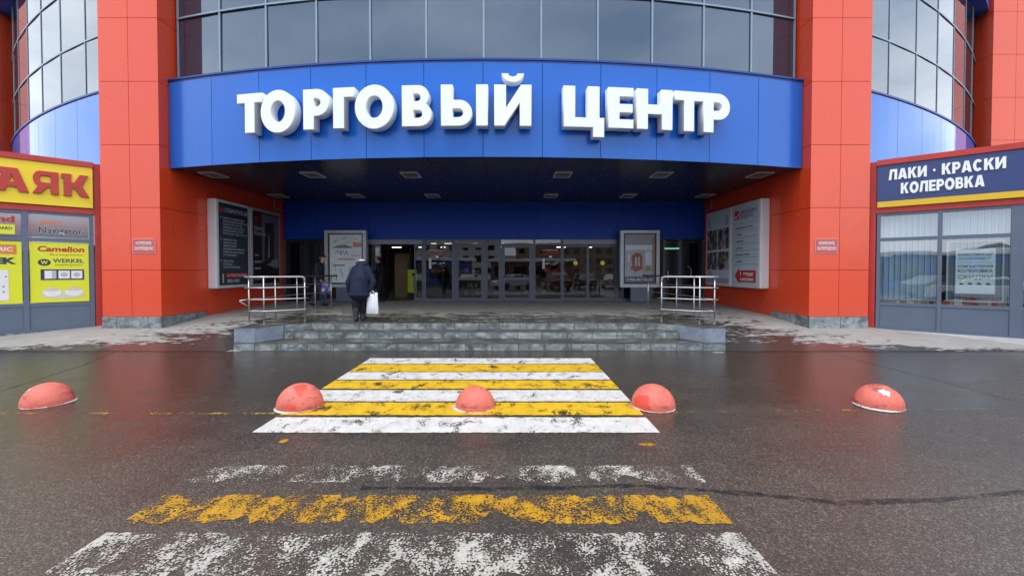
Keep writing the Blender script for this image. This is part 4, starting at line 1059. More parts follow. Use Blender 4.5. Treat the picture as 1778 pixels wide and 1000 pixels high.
# right, front
t, m, W, H = wall_board(1, 13.27, 14.95, 'pale board of ruled lines with a red arrow on the right red wall', 'white_cas', 'pale_board')
b = MB(m); b.box((.16, 2.30, .3045), (.44, 2.60, .306)); b.build('logo_mark', M['red_print'], t)
b = MB(m); b.prism([(.16, 2.40), (.28, 2.34), (.44, 2.46), (.44, 2.50), (.28, 2.39), (.16, 2.44)], .3065, .3075); b.build('logo_tick', M['white'], t)
text('ДЯДЮШКА', .12, m, (.50, 2.46, .305), M['ink'], t, bold=.015, width=.98); text('ПЛИНТУС', .12, m, (.50, 2.30, .305), M['ink'], t, bold=.015, width=.80)
b = MB(m)
for k in range(7): b.box((.12, 2.13 - .225 * k, .3045), (1.56, 2.14 - .225 * k, .306))
b.build('ruled_line', M['ink'], t)
for k, s in enumerate(('профили для плитки', 'уголки', 'плинтусы', 'порожки', 'рулонные шторы', 'карнизы')): text(s, .075, m, (.24, 1.975 - .225 * k, .305), M['ink'], t, bold=.01)
b = MB(m); b.prism([(.20, .40), (.46, .66), (.46, .58), (1.46, .58), (1.46, .18), (.46, .18), (.46, .14)], .3045, .306); b.build('arrow', M['red_print'], t)
text('1 этаж', .13, m, (.56, .40, .3062), M['white'], t, bold=.02, width=.78); text('направо', .11, m, (.56, .24, .3062), M['white'], t, bold=.02, width=.78)
# right, rear
t, m, W, H = wall_board(1, 15.04, 16.95, 'pale photo board with four kitchen pictures beside the blue back wall', 'white_cas', 'pale_board')
text('ПЛАНО', .10, m, (.95, 2.36, .305), M['grey_print'], t, align='CENTER', width=.62)
for x0 in (.16, 1.52):
    b = MB(m)
    for k in range(5): b.box((x0, 2.52 - k * .075, .3045), (x0 + .24, 2.55 - k * .075, .306))
    b.build('small_print', M['blue_print'], t)
def photo_mat(name, a, bcol, c):
    tt = NT(name); p = tt.pos()
    v = tt.voro(tt.mapped(p, (1, 3.2, 2.0)), 2.3); s = tt.add('SeparateColor'); tt.l.new(v.outputs['Color'], s.inputs[0])
    tt.set('Base Color', tt.ramp(s.outputs[0], [(0.2, a), (0.5, bcol), (0.85, c)])); tt.set('Roughness', 0.35); return tt.m
M['photo'] = photo_mat('interior_photo_print', (0.02, 0.022, 0.03), (0.17, 0.15, 0.10), (0.36, 0.36, 0.38))
for x0, x1, z0, z1 in ((.14, .92, 1.36, 2.12), (.98, 1.78, 1.36, 2.12), (.14, .92, .60, 1.26), (.98, 1.78, .60, 1.26)):
    b = MB(m); b.box((x0, z0, .3045), (x1, z1, .3055)); b.build('room_picture', M['photo'], t)
b = MB(m); b.box((.14, .20, .3045), (1.78, .23, .306)); b.box((.14, .14, .3045), (1.78, .17, .306), 1); b.box((.14, .26, .3045), (1.78, .28, .306)); b.build('colour_strip', [M['blue_print'], M['red_print']], t)
b = MB(m)
for k in range(3): b.box((.18, .50 - k * .07, .3045), (.60 - .1 * (k == 0), .525 - k * .07, .306))
b.build('small_print', M['ink'], t)

# poster light boxes standing by the doors
def lightbox(u0, u1, label):
    x0 = at(u0, 450, 17.2).x; x1 = at(u1, 450, 17.2).x; W = x1 - x0
    t = thing('poster_lightbox', ((x0 + x1) / 2, 17.3, .5), label, 'advertising stand', 'poster stands flanking the doors')
    m = frame((x0, 17.2, 1.10), (1, 0, 0), (0, 0, 1)); H = 2.29
    b = MB(m)
    for a, c in (((0, 0), (W, .13)), ((0, H - .11), (W, H)), ((0, .131), (.13, H - .111)), ((W - .13, .131), (W, H - .111))): b.box((a[0], a[1], -.22), (c[0], c[1], .03))
    b.box((.131, .131, -.22), (W - .131, H - .111, -.03), 1)
    b.build('sign_case', [M['grey_frame'], M['black_frame']], t)
    b = MB(m); b.box((.19, .19, -.028), (W - .19, H - .16, -.02)); pp = b.build('poster', M['white'], t)
    b = MB(m); b.box((.44, -.595, -.18), (W - .36, -.001, -.02)); b.build('stand_foot', M['alu'], t)
    return t, m, W, H, pp
t, m, W, H, pp = lightbox(564, 636, 'grey poster stand with pale sketched advert left of the doors')
pp.data.materials.clear(); pp.data.materials.append(pm('pale_sketch_paper', (0.72, 0.80, 0.82), 0.4, var=0.10, vs=4))
text('ЭРА', .19, m, (.42, 1.30, -.018), M['blue_print'], t, width=.52)
for a_ in ((1.12, 1.62, 1.48, 1.80), (.52, 1.10, 1.20, 1.17)): b = MB(m); b.box((a_[0], a_[1], -.019), (a_[2], a_[3], -.017)); b.build('pink_tag', M['pink_print'], t)
text('КРОСТ', .075, m, (1.08, 1.24, -.018), M['red_print'], t, width=.36)
b = MB(m); b.prism([(.30, 1.60), (.55, 1.70), (.80, 1.72), (1.10, 1.62), (1.10, 1.58), (.3, 1.58)], -.019, -.018); b.box((.32, .86, -.019), (.80, .92, -.018))
for k in range(14):
    x = .32 + random.random() * 1.0; z = .24 + random.random() * .5; b.prism([(x, z), (x + .02, z), (x + .05, z + .16), (x + .03, z + .2)], -.019, -.018)
for k in range(8):
    x = .35 + random.random() * 1.0; z = 1.74 + random.random() * .3; b.box((x, z, -.019), (x + .10, z + .025, -.018))
b.build('sketch_picture', flat('grey_sketch_ink', (0.22, 0.24, 0.24)), t)
t, m, W, H, pp = lightbox(1077, 1145, 'grey poster stand with orange archway room picture right of the doors')
pp.data.materials.clear(); pp.data.materials.append(pm('grey_room_print', (0.36, 0.38, 0.43), 0.4, var=0.25, vs=3))
b = MB(m); b.box((.19, 1.72, -.0195), (1.25, H - .17, -.0185)); b.build('ceiling_picture', flat('light_grey_print', (0.36, 0.38, 0.44)), t)
b = MB(m); b.box((.22, 1.50, -.0194), (1.30, 1.70, -.0184)); b.box((1.02, .90, -.018), (1.26, 1.45, -.0172)); b.box((.30, 1.0, -.018), (.40, 1.34, -.0172)); b.build('window_picture', M['grey_frame'], t)
b = MB(m); b.prism(arc(.68, 1.15, .22, .25, 180, 0, 14) + [(.90, .72), (.60, .62), (.52, .72)], -.018, -.0172); b.prism([(.40, .74), (.52, .95), (.56, .72)], -.0182, -.0175); b.build('archway_picture', flat('rust_print', (0.36, 0.11, 0.06)), t)
b = MB(m)
for x0 in (.60, .72): b.box((x0, .86, -.0171), (x0 + .08, 1.22, -.0165))
b.build('door_picture', M['grey_print'], t)
b = MB(m); b.box((.19, .19, -.018), (1.38, .44, -.0172)); b.box((1.30, .45, -.0183), (1.38, 2.05, -.0176), 1); b.box((1.05, .66, -.0171), (1.25, .86, -.0165), 1); b.build('dark_band_picture', [flat('slate_print', (0.13, 0.14, 0.17)), M['tan']], t)
text('8 906 817 06 07', .095, m, (.27, .265, -.017), M['white'], t, width=1.04, bold=.01)

# opening hours lettering on the glass
for x0, lab in ((-3.42, 'opening hours lettering on the glass left of the middle doors'), (1.30, 'opening hours lettering on the glass right of the middle doors')):
    m = frame((x0, YD - .012, 0), (1, 0, 0), (0, 0, 1)); t = thing('opening_hours_lettering', (x0 + .35, YD - .013, 1.9), lab, 'window lettering', 'opening hours on the entrance glass')
    text('ТОРГОВЫЙ ЦЕНТР', .05, m, (.05, 2.60, .001), M['white'], t, width=.66, bold=.015)
    text('АКСИОН', .13, m, (.05, 2.44, .001), M['red_print'], t, width=.68, bold=.03)
    b = MB(m)
    for k in range(5): b.box((.06, 2.20 - .085 * k, .001), (.16, 2.265 - .085 * k, .003))
    b.box((.34, 2.31, .001), (.46, 2.39, .003)); b.build('day_square', M['white'], t)
    text('8⁰⁰ – 21⁰⁰', .085, m, (.20, 2.02, .001), M['white'], t, width=.52, bold=.02)
    text('8⁰⁰ – 21⁰⁰', .085, m, (.16, 1.72, .001), M['red_print'], t, width=.56, bold=.02)
b = MB(); b.box((6.42, YD - .10, 2.66), (7.02, YD - .065, 2.72)); o = b.build('exit_sign', M['green_sign']); tag(o, 'thin pale green exit sign over the dark door on the right', 'sign')
# yellow vertical stand inside the doors
t = thing('floor_stand', (-4.55, 20.0, .497), 'tall yellow sign with black marks standing inside the open door', 'sign')
b = MB(); b.box((-4.79, 19.98, .75), (-4.36, 20.01, 1.82)); b.build('panel', M['lemon'], t)
b = MB(); b.box((-4.75, 19.95, .497), (-4.40, 20.05, .745)); b.build('foot', M['black'], t)
b = MB()
for k in range(6): b.box((-4.52, 19.975, .85 + k * .13), (-4.40, 19.979, .91 + k * .13))
b.disc((-4.50, 19.975, 1.60), .07, (0, -1, 0)); b.build('print', M['black'], t)

# ------------------------------------------------------------------ railings
def bend(pts, r=0.09, n=5):
    out = [Vector(pts[0])]
    for a, p, c in zip(pts, pts[1:], pts[2:]):
        a, p, c = Vector(a), Vector(p), Vector(c); d0 = (a - p).normalized() * r; d1 = (c - p).normalized() * r
        for i in range(n + 1):
            s = i / n; out.append((p + d0) * (1 - s) ** 2 + p * 2 * s * (1 - s) + (p + d1) * s * s)
    return out + [Vector(pts[-1])]
def railing(sgn):
    def m(x, y, z): return (x if sgn < 0 else 2 * CX - x, y, z)
    t = thing('railing', m(-6.0, 11.0, .5), 'stainless steel railing of thin posts on the %s end of the steps' % ('left' if sgn < 0 else 'right'), 'railing', 'steel railings beside the steps')
    z0, h = .503, 1.11
    front = [(-5.10, 10.60), (-5.81, 10.06), (-6.16, 10.06)]
    side = [(-6.19, 11.25), (-6.14, 12.3), (-6.02, 13.18), (-5.87, 14.0)]
    for (x, y) in front + side:
        b = MB(); zz = .503 if y < 10.9 else .50
        if x < -6.06: zz = .503 if y < 10.9 else ramp_z(y)
        b.tube([m(x, y, zz), m(x, y, z0 + h - .02)], 0.017, 10)
        b.lathe([(0.001, 0.012), (0.03, 0.012), (0.045, 0.0)], m(x, y, zz), 12)
        b.build('post', M['steel'], t)
    zt = z0 + h
    b = MB(); b.tube(bend([m(-5.10, 10.60, zt - .12), m(-5.10, 10.60, zt), m(-5.81, 10.06, zt), m(-6.24, 10.03, zt)]), 0.023, 12); b.build('handrail', M['steel'], t)
    b = MB(); b.tube([m(-6.16, 10.12, zt - .01), m(-6.19, 11.25, zt - .01), m(-6.14, 12.3, zt - .01), m(-6.02, 13.18, zt - .01), m(-5.80, 14.3, zt - .01)], 0.024, 12); b.build('handrail', M['dark_rail'], t)
    for f_ in (.27, .52, .77):
        zz = z0 + h * f_
        b = MB(); b.tube([m(-5.02, 10.66, zz), m(-5.10, 10.572, zz), m(-5.81, 10.03, zz), m(-6.24, 10.03, zz)], 0.013, 8); b.build('cross_bar', M['steel'], t)
        b = MB(); b.tube([m(-6.15, 10.08, zz), m(-6.19, 11.22, zz), m(-6.14, 12.3, zz), m(-6.02, 13.18, zz), m(-5.85, 14.05, zz)], 0.011, 8); b.build('cross_bar', M['steel'], t)
    if sgn < 0:
        b = MB(); b.tube(bend([m(-6.16, 10.05, z0 + h * .52), m(-6.36, 9.98, z0 + h * .50), m(-6.18, 10.04, z0 + h * .38)], .05), 0.013, 8); b.build('end_loop', M['steel'], t)
railing(-1); railing(1)

# ------------------------------------------------------------------ red half domes on the road
def dome_mat(name, seed, col):
    t = NT(name); p = t.pos(True); q = t.mapped(p, (1, 1, 1), (seed * 3.7, seed * 1.3, seed))
    n1 = t.noise(q, 4.5, 6, 0.7); n2 = t.noise(q, 26, 5, 0.7)
    c = t.ramp(n1, [(0.35, tuple(k * .75 for k in col)), (0.6, col), (0.75, tuple(min(1, k * 1.2 + .04) for k in col))])
    c = t.mix(t.ramp(t.noise(t.mapped(q, (1, 1, 3)), 3.4, 6, .75), [(.54, 0.0), (.62, .75)]), c, (0.20, 0.05, 0.045))
    c = t.mix(t.ramp(n2, [(.60, 0.0), (.66, .8)]), c, (0.34, 0.17, 0.14))
    c = t.mix(t.ramp(t.noise(t.mapped(q, (1, 1, 1), (9, 4, 2)), 2.2, 3, .5), [(.60, 0.0), (.63, .9)]), c, (0.62, 0.05, 0.03))
    t.set('Base Color', c); t.set('Roughness', t.ramp(n1, [(.3, .45), (.7, .75)])); t.bump(n2, .18, .008); return t.m
for k, (u, v, rad, lab) in enumerate(((83, 708, .258, 'faded red half dome farthest left, beside the yellow shop'), (521, 713, .28, 'faded red half dome at the left edge of the crossing with a dark scuff'), (825, 714, .252, 'chipped red half dome in the middle of the crossing on a white patch'),
                                      (1134, 713, .272, 'faded red half dome just right of the crossing stripes'), (1525, 712, .262, 'glossy red half dome farthest right with a white splash'))):
    c = atz(u, v - 8, 0); c.z = 0
    t = thing('half_dome', c, lab, 'road dome', 'red half domes across the crossing')
    b = MB(); prof = [(rad * math.cos(R(a)), 0.02 + rad * 0.98 * math.sin(R(a))) for a in range(0, 90, 5)] + [(0.002, 0.02 + rad * .98)]
    b.lathe([(rad * 1.0, -0.0)] + prof, (c.x, c.y, 0), 48); 
    for vtx in b.bm.verts:
        d = Vector((vtx.co.x - c.x, vtx.co.y - c.y, vtx.co.z)); vtx.co += d * random.uniform(-.003, .003)
    b.build('dome', dome_mat('scuffed_red_concrete', k + 1.3, (0.70, 0.150, 0.105)), t)
    b = MB(); seg = 40; ring = []
    for i in range(seg):
        a = 2 * math.pi * i / seg; off = .002 + (.055 if k in (2, 4) else .035) * max(0, math.sin(a + (.6, -2.6, -1.6, -1.3, -2.2)[k]) - .35) + random.uniform(0, .006)
        ring.append((b._v((c.x + (rad - .01) * math.cos(a), c.y + (rad - .01) * math.sin(a), .022)), b._v((c.x + (rad + off) * math.cos(a), c.y + (rad + off) * math.sin(a), .006))))
    for i in range(seg):
        p, q = ring[i], ring[(i + 1) % seg]; b.bm.faces.new((p[0], q[0], q[1], p[1]))
    b.build('base_rim', M['paint_rim'], t)
    if k in (0, 4):
        b = MB(); al = R(250 if k == 4 else 235)
        n_ = 44; el0 = R(50); ctr = Vector((math.cos(al) * math.cos(el0), math.sin(al) * math.cos(el0), math.sin(el0)))
        uu = ctr.cross(Vector((0, 0, 1))).normalized(); vv = uu.cross(ctr)
        sx_, sy_ = (.10, .16) if k == 4 else (.03, .12)
        pts = []
        for i in range(n_):
            a = 2 * math.pi * i / n_; rr = .75 + .22 * math.sin(2 * a + 1) + .16 * math.sin(5 * a) + random.uniform(-.07, .07)
            dd = (ctr + uu * sx_ * rr * math.cos(a) * 2.2 + vv * sy_ * rr * math.sin(a) * 1.7).normalized() * (rad * 1.012)
            pts.append((c.x + dd.x, c.y + dd.y, .02 + dd.z * .98))
        cc = ctr * rad * 1.015; cv = (c.x + cc.x, c.y + cc.y, .02 + cc.z * .98)
        for i in range(n_): b.face([cv, pts[i], pts[(i + 1) % n_]])
        b.build('white_splash', M['white'], t)

# small remains of ice and litter
for (u, v, s, lab) in ((408, 608, .20, 'small patch of dirty ice at the left foot of the steps'), (1245, 611, .12, 'small crumb of ice at the right foot of the steps')):
    c = atz(u, v, 0); b = MB(); seg = 14
    rim = [(c.x + s * 1.3 * math.cos(2 * math.pi * i / seg) * random.uniform(.7, 1.1), c.y - .06 + .5 * s * math.sin(2 * math.pi * i / seg) * random.uniform(.7, 1.1), .004) for i in range(seg)]
    for i in range(seg): b.face([(c.x, c.y - .06, .016), rim[i], rim[(i + 1) % seg]])
    tag(b.build('ice_patch', M['dirty_ice']), lab, 'ice patch')

# ------------------------------------------------------------------ people
def blob(name, prims, mat, parent, voxel=0.011, smooth=4, at_=None, rz=0.0, scale=1.0):
    """tapered capsules ('c', p0, r0, p1, r1) and ellipsoids ('e', centre, radii) melted into ONE continuous surface"""
    bm = bmesh.new()
    for pr in prims:
        if pr[0] == 'c':
            p0, r0, p1, r1 = Vector(pr[1]), pr[2], Vector(pr[3]), pr[4]; fl = pr[5] if len(pr) > 5 else 1.0
            d = p1 - p0; n = max(2, int(d.length / (min(r0, r1) * 0.6)) + 1)
            for i in range(n + 1):
                s = i / n; r = r0 + (r1 - r0) * s
                bmesh.ops.create_icosphere(bm, subdivisions=2, radius=1.0, matrix=Matrix.Translation(p0 + d * s) @ Matrix.Diagonal((r, r * fl, r, 1)))
        else:
            rot = pr[3] if len(pr) > 3 else Matrix.Identity(4)
            bmesh.ops.create_icosphere(bm, subdivisions=3, radius=1.0, matrix=Matrix.Translation(Vector(pr[1])) @ rot @ Matrix.Diagonal((*pr[2], 1)))
    me = bpy.data.meshes.new('tmp'); bm.to_mesh(me); bm.free()
    o = bpy.data.objects.new('tmp', me); COL.objects.link(o)
    md = o.modifiers.new('r', 'REMESH'); md.mode = 'VOXEL'; md.voxel_size = voxel; md.use_smooth_shade = True
    sm = o.modifiers.new('s', 'SMOOTH'); sm.iterations = smooth; sm.factor = 0.5
    dg = bpy.context.evaluated_depsgraph_get()
    m2 = bpy.data.meshes.new_from_object(o.evaluated_get(dg)); m2.name = name
    bpy.data.objects.remove(o); bpy.data.meshes.remove(me)
    m2.transform(Matrix.Diagonal((scale, scale, scale, 1)))
    m2.materials.clear(); m2.materials.append(mat)
    for p in m2.polygons: p.use_smooth = True
    r = bpy.data.objects.new(name, m2); COL.objects.link(r)
    if parent: r.parent = parent
    return r

def hand(wrist, d, palm_n, size=1.0, curl=0.5, side=1):
    """palm, four unequal curled fingers and a thumb leaving the side of the palm"""
    d = Vector(d).normalized(); nrm = Vector(palm_n).normalized(); sd = d.cross(nrm).normalized() * side; nrm = sd.cross(d) * side
    w = Vector(wrist); pr = []
    pc = w + d * 0.045 * size
    for k in (-1, 0, 1): pr.append(('c', w + d * .012 * size, .017 * size, pc + sd * .022 * k * size + d * .035 * size, .015 * size))
    for k, ln in zip((-1.5, -.5, .5, 1.5), (.062, .076, .080, .068)):
        b0 = pc + sd * .0165 * k * size + d * .035 * size
        a1 = curl * .9; a2 = curl * 2.0
        p1 = b0 + (d * math.cos(a1) + nrm * math.sin(a1)) * ln * .5 * size
        p2 = p1 + (d * math.cos(a2) + nrm * math.sin(a2)) * ln * .5 * size
        pr += [('c', b0, .0095 * size, p1, .0085 * size), ('c', p1, .0085 * size, p2, .007 * size)]
    t0 = w + d * .025 * size + sd * .022 * size; t1 = t0 + (sd * .75 + d * .6 + nrm * .35).normalized() * .035 * size; t2 = t1 + (d * .9 + nrm * .5).normalized() * .028 * size
    pr += [('c', t0, .012 * size, t1, .010 * size), ('c', t1, .010 * size, t2, .0085 * size)]
    return pr
def head(c, fwd, up, size=1.0):
    """skull, jaw, nose, lips, brows, ears about the head centre c"""
    f = Vector(fwd).normalized(); u = Vector(up).normalized(); s = f.cross(u).normalized(); u = s.cross(f); c = Vector(c)
    P = lambda a, b_, d_: c + f * a * size + s * b_ * size + u * d_ * size
    rot = Matrix((s, f, u)).transposed().to_4x4()
    return [('e', P(-.012, 0, .02), (.073 * size, .092 * size, .092 * size), rot), ('e', P(.022, 0, -.045), (.056 * size, .066 * size, .068 * size), rot),
            ('c', P(.085, 0, .005), .011 * size, P(.104, 0, -.028), .014 * size), ('e', P(.075, 0, -.092), (.026 * size, .020 * size, .018 * size), rot),
            ('c', P(.084, -.02, -.062), .007 * size, P(.084, .02, -.062), .007 * size), ('c', P(.078, -.045, .022), .010 * size, P(.078, .045, .022), .010 * size),
            ('e', P(-.005, .076, -.01), (.010 * size, .020 * size, .032 * size), rot), ('e', P(-.005, -.076, -.01), (.010 * size, .020 * size, .032 * size), rot)]
def cloth(name, col, rough=0.8, quilt=0.0, var=0.15):
    t = NT(name); p = t.pos(True); n = t.noise(p, 7, 5, .65)
    t.set('Base Color', t.ramp(n, [(.3, tuple(c * (1 - var) for c in col)), (.7, tuple(c * (1 + var) for c in col))])); t.set('Roughness', rough); t.set('IOR', 1.3)
    h = t.noise(t.mapped(p, (1, 1, .45)), 9, 4, .6)
    if quilt:
        s = t.add('SeparateXYZ'); t.l.new(p, s.inputs[0])
        a = t.math('ABSOLUTE', t.math('SINE', t.math('MULTIPLY', t.math('ADD', s.outputs[2], t.math('MULTIPLY', s.outputs[0], 0.8)), quilt)))
        c = t.math('ABSOLUTE', t.math('SINE', t.math('MULTIPLY', t.math('SUBTRACT', s.outputs[2], t.math('MULTIPLY', s.outputs[0], 0.8)), quilt)))
        low = t.ramp(s.outputs[2], [(0.74, 1.0), (0.96, 0.12)])
        h = t.math('ADD', t.math('MULTIPLY', t.math('MULTIPLY', t.math('MINIMUM', a, c), low), 0.9), t.math('MULTIPLY', h, 0.7))
    t.bump(h, .55, .025); return t.m
M['skin'] = pm('skin', (0.50, 0.27, 0.19), 0.5, var=0.12, vs=12)
M['coat_navy'] = cloth('navy_quilted_coat', (0.010, 0.015, 0.036), 0.7, 34.0)
M['trouser_black'] = cloth('black_trousers', (0.012, 0.012, 0.015))
M['boot_grey'] = cloth('grey_felt_boots', (0.038, 0.043, 0.055), .6)
M['jacket_dark'] = cloth('dark_navy_jacket', (0.016, 0.021, 0.036), .6)
M['jacket_black'] = cloth('black_jacket', (0.008, 0.008, 0.010), .6)
M['jeans'] = cloth('grey_blue_trousers', (0.035, 0.042, 0.062))
M['cap_dark'] = cloth('dark_cap', (0.018, 0.016, 0.018)); M['hair'] = cloth('black_hair', (0.010, 0.008, 0.007), .5); M['hat_pale'] = cloth('pale_knit_hat', (0.62, 0.62, 0.60))
M['glove'] = cloth('dark_glove', (0.012, 0.012, 0.018))

# stooped woman seen from behind, walking up to the doors
wx = atz(624, 557, .5)
wp = thing('person', (wx.x, wx.y, .5035), 'stooped person in navy quilted coat seen from behind, carrying a white bag', 'person')
body = [('c', (-.085, -.02, .06), .045, (-.09, .0, .45), .06), ('c', (-.09, 0, .45), .06, (-.10, .03, .82), .09), ('c', (.045, .13, .06), .045, (.06, .10, .45), .06), ('c', (.06, .10, .45), .06, (.08, .04, .82), .09),
        ('c', (0, .03, .86), .15, (0, .16, 1.22), .15), ('c', (0, .20, 1.30), .10, (0, .33, 1.40), .055), ('c', (-.17, .16, 1.28), .06, (-.29, .12, 1.0), .045), ('c', (-.29, .12, 1.0), .045, (-.30, .14, .76), .032),
        ('c', (.17, .16, 1.28), .06, (.30, .10, 1.0), .045), ('c', (.30, .10, 1.0), .045, (.29, .06, .76), .032), ('c', (-.085, -.04, .05), .045, (-.09, .12, .04), .04), ('c', (.045, .10, .05), .045, (.05, .25, .04), .04)]
body += head((0, .40, 1.41), (0, .8, -.6), (0, .55, .8)) + hand((-.30, .14, .76), (0, .05, -1), (1, .2, 0), 1.05, .7, 1) + hand((.27, .06, .76), (0, 0, -1), (-1, .1, 0), 1.05, 1.1, -1)
blob('body', body, M['skin'], wp, .009)
coat = [('e', (-.01, .03, .67), (.285, .23, .10)), ('c', (-.01, .02, .72), .25, (-.01, .08, 1.02), .245, .82), ('c', (-.01, .08, 1.02), .245, (0, .17, 1.27), .20, .80), ('c', (-.17, .18, 1.33), .105, (.17, .18, 1.33), .105), ('c', (-.10, .25, 1.41), .09, (.10, .25, 1.41), .09),
        ('c', (0, .22, 1.40), .13, (0, .32, 1.45), .10), ('c', (-.19, .17, 1.30), .10, (-.315, .12, 1.0), .085), ('c', (-.315, .12, 1.0), .085, (-.315, .14, .78), .062), ('c', (.19, .17, 1.30), .10, (.335, .10, 1.0), .085), ('c', (.335, .10, 1.0), .085, (.285, .06, .80), .064)]
blob('coat', coat, M['coat_navy'], wp, .013, 3)
blob('hood', [('c', (-.10, .16, 1.455), .045, (.10, .16, 1.455), .045), ('c', (-.12, .22, 1.49), .05, (.12, .22, 1.49), .05), ('c', (-.08, .28, 1.52), .05, (.08, .28, 1.52), .05)], M['coat_navy'], wp, .012)
blob('hat', [('e', (-.05, .37, 1.53), (.11, .12, .075))], M['hat_pale'], wp, .012)
blob('trousers', [('c', (-.085, .0, .20), .085, (-.10, .01, .46), .105), ('c', (-.10, .01, .46), .10, (-.09, .04, .78), .12), ('c', (.055, .11, .22), .08, (.06, .10, .46), .095), ('c', (.06, .10, .46), .095, (.06, .04, .78), .12)], M['trouser_black'], wp, .012)
for x, y, nm in ((-.085, -.03, 0), (.045, .11, 1)):
    blob('boot', [('c', (x, y, .075), .065, (x, y + .01, .30), .078), ('c', (x, y, .055), .055, (x + (.02 if nm else -.01), y + .17, .05), .050), ('c', (x, y - .05, .045), .045, (x, y + .1, .045), .05)], M['boot_grey'], wp, .011)
blob('glove', [q if q[0] == 'e' else ('c', q[1], q[2] * 1.18, q[3], q[4] * 1.18) for q in hand((-.30, .14, .76), (0, .05, -1), (1, .2, 0), 1.05, .7, 1)], M['glove'], wp, .007, 2)
blob('glove', [q if q[0] == 'e' else ('c', q[1], q[2] * 1.18, q[3], q[4] * 1.18) for q in hand((.27, .06, .76), (0, 0, -1), (-1, .1, 0), 1.05, 1.1, -1)], M['glove'], wp, .007, 2)
wp.scale = (.97, .97, .97)
# white bag she carries
def bag(name, c, w, h, th, mat, label, strap=True, crease=6):
    t = thing(name, c, label, 'bag'); b = MB(); n, mrow = 14, 14
    rows = []
    for sdn in (1, -1):
        g = []
        for j in range(mrow + 1):
            v = j / mrow; row = []
            for i in range(n + 1):
                u = i / n; puff = math.sin(math.pi * u) ** .5 * (math.sin(math.pi * min(1, v * .92 + .06)) ** .6) * th * (1.15 - .5 * v)
                fold = .010 * math.sin(u * crease * 6.28 + v * 3) * v
                wd = w * (1 - .14 * v + .03 * math.sin(v * 5))
                row.append(b._v((c[0] + (u - .5) * wd + .03 * v * v * w, c[1] + sdn * (puff / 2 + .002) + fold * sdn, c[2] + v * h + (.02 * math.sin(u * 9) if j == mrow else 0))))
            g.append(row)
        rows.append(g)
        for j in range(mrow):
            for i in range(n):
                f = b.bm.faces.new((g[j][i], g[j][i + 1], g[j + 1][i + 1], g[j + 1][i])); f.smooth = True
    bmesh.ops.remove_doubles(b.bm, verts=b.bm.verts[:], dist=.0045)
    b.build('bag_body', mat, t)
    if strap:
        b = MB()
        for y in (-.03, .03): b.tube([(c[0] - w * .20, c[1] + y, c[2] + h - .02), (c[0] - .02, c[1] + y * .5, c[2] + h + .10), (c[0] + w * .22, c[1] + y, c[2] + h - .02)], .009, 8)
        b.build('bag_handle', mat, t)
    return t
def bag_mat():
    t = NT('white_plastic_bag'); p = t.pos(True); s = t.add('SeparateXYZ'); t.l.new(p, s.inputs[0])
    st = t.ramp(t.math('SINE', t.math('ADD', t.math('MULTIPLY', s.outputs[0], 75.0), t.math('MULTIPLY', t.noise(p, 5, 3), 5.0))), [(.80, 0.0), (.97, 1.0)])
    t.set('Base Color', t.mix(t.math('MULTIPLY', st, .45), (.78, .80, .82), (.30, .32, .38))); t.set('Roughness', .35); t.bump(t.noise(t.mapped(p, (2, 2, .6)), 9, 4), .5, .03); return t.m
bag('carrier_bag', (wx.x + .315, wx.y + .05, .5035 + .17), .30, .52, .13, bag_mat(), 'white plastic carrier bag hanging from the stooped person\'s right hand')

# man in cap walking to the right behind the left railing
mx_ = atz(553, 531, .5)
mp_ = thing('person', (mx_.x, mx_.y, .5), 'person in dark navy jacket and dark cap walking right behind the left railing', 'person')
# local: he faces +x
body = [('c', (-.30, .07, .10), .045, (-.15, .08, .50), .06), ('c', (-.15, .08, .50), .06, (0, .07, .92), .09), ('c', (.20, -.07, .10), .045, (.12, -.08, .52), .06), ('c', (.12, -.08, .52), .06, (0, -.07, .92), .09),
        ('c', (0, 0, .95), .15, (.05, 0, 1.42), .15), ('c', (.07, 0, 1.48), .09, (.13, 0, 1.60), .058), ('c', (.04, .20, 1.48), .06, (-.03, .25, 1.18), .045), ('c', (-.03, .25, 1.18), .045, (.06, .24, .92), .033),
        ('c', (.04, -.20, 1.48), .06, (.06, -.25, 1.18), .045), ('c', (.06, -.25, 1.18), .045, (.20, -.24, .97), .033), ('c', (-.30, .07, .08), .045, (-.18, .07, .05), .04), ('c', (.20, -.07, .06), .045, (.34, -.07, .05), .04)]
body += head((.17, 0, 1.72), (1, -.05, -.30), (.25, 0, 1)) + hand((.06, .24, .92), (.2, 0, -1), (0, -1, 0), 1.1, .6, 1) + hand((.20, -.24, .97), (.25, 0, -1), (0, 1, 0), 1.1, 1.2, -1)
blob('body', body, M['skin'], mp_, .009)
blob('jacket', [('c', (-.01, 0, .90), .19, (.0, 0, 1.15), .20, 1.15), ('c', (0, 0, 1.15), .20, (.05, 0, 1.42), .175, 1.2), ('c', (.05, -.15, 1.47), .105, (.05, .15, 1.47), .105), ('c', (.07, -.05, 1.55), .075, (.07, .05, 1.55), .075),
                ('c', (.04, .21, 1.47), .085, (-.03, .265, 1.18), .075), ('c', (-.03, .265, 1.18), .075, (.05, .25, .96), .058), ('c', (.04, -.21, 1.47), .085, (.06, -.265, 1.18), .075), ('c', (.06, -.265, 1.18), .075, (.18, -.25, 1.0), .058)], M['jacket_dark'], mp_, .013)
blob('trousers', [('c', (-.29, .07, .13), .07, (-.15, .08, .50), .085), ('c', (-.15, .08, .50), .085, (0, .07, .92), .13), ('c', (.20, -.07, .12), .07, (.12, -.08, .52), .085), ('c', (.12, -.08, .52), .085, (0, -.07, .92), .13)], M['jeans'], mp_, .012)
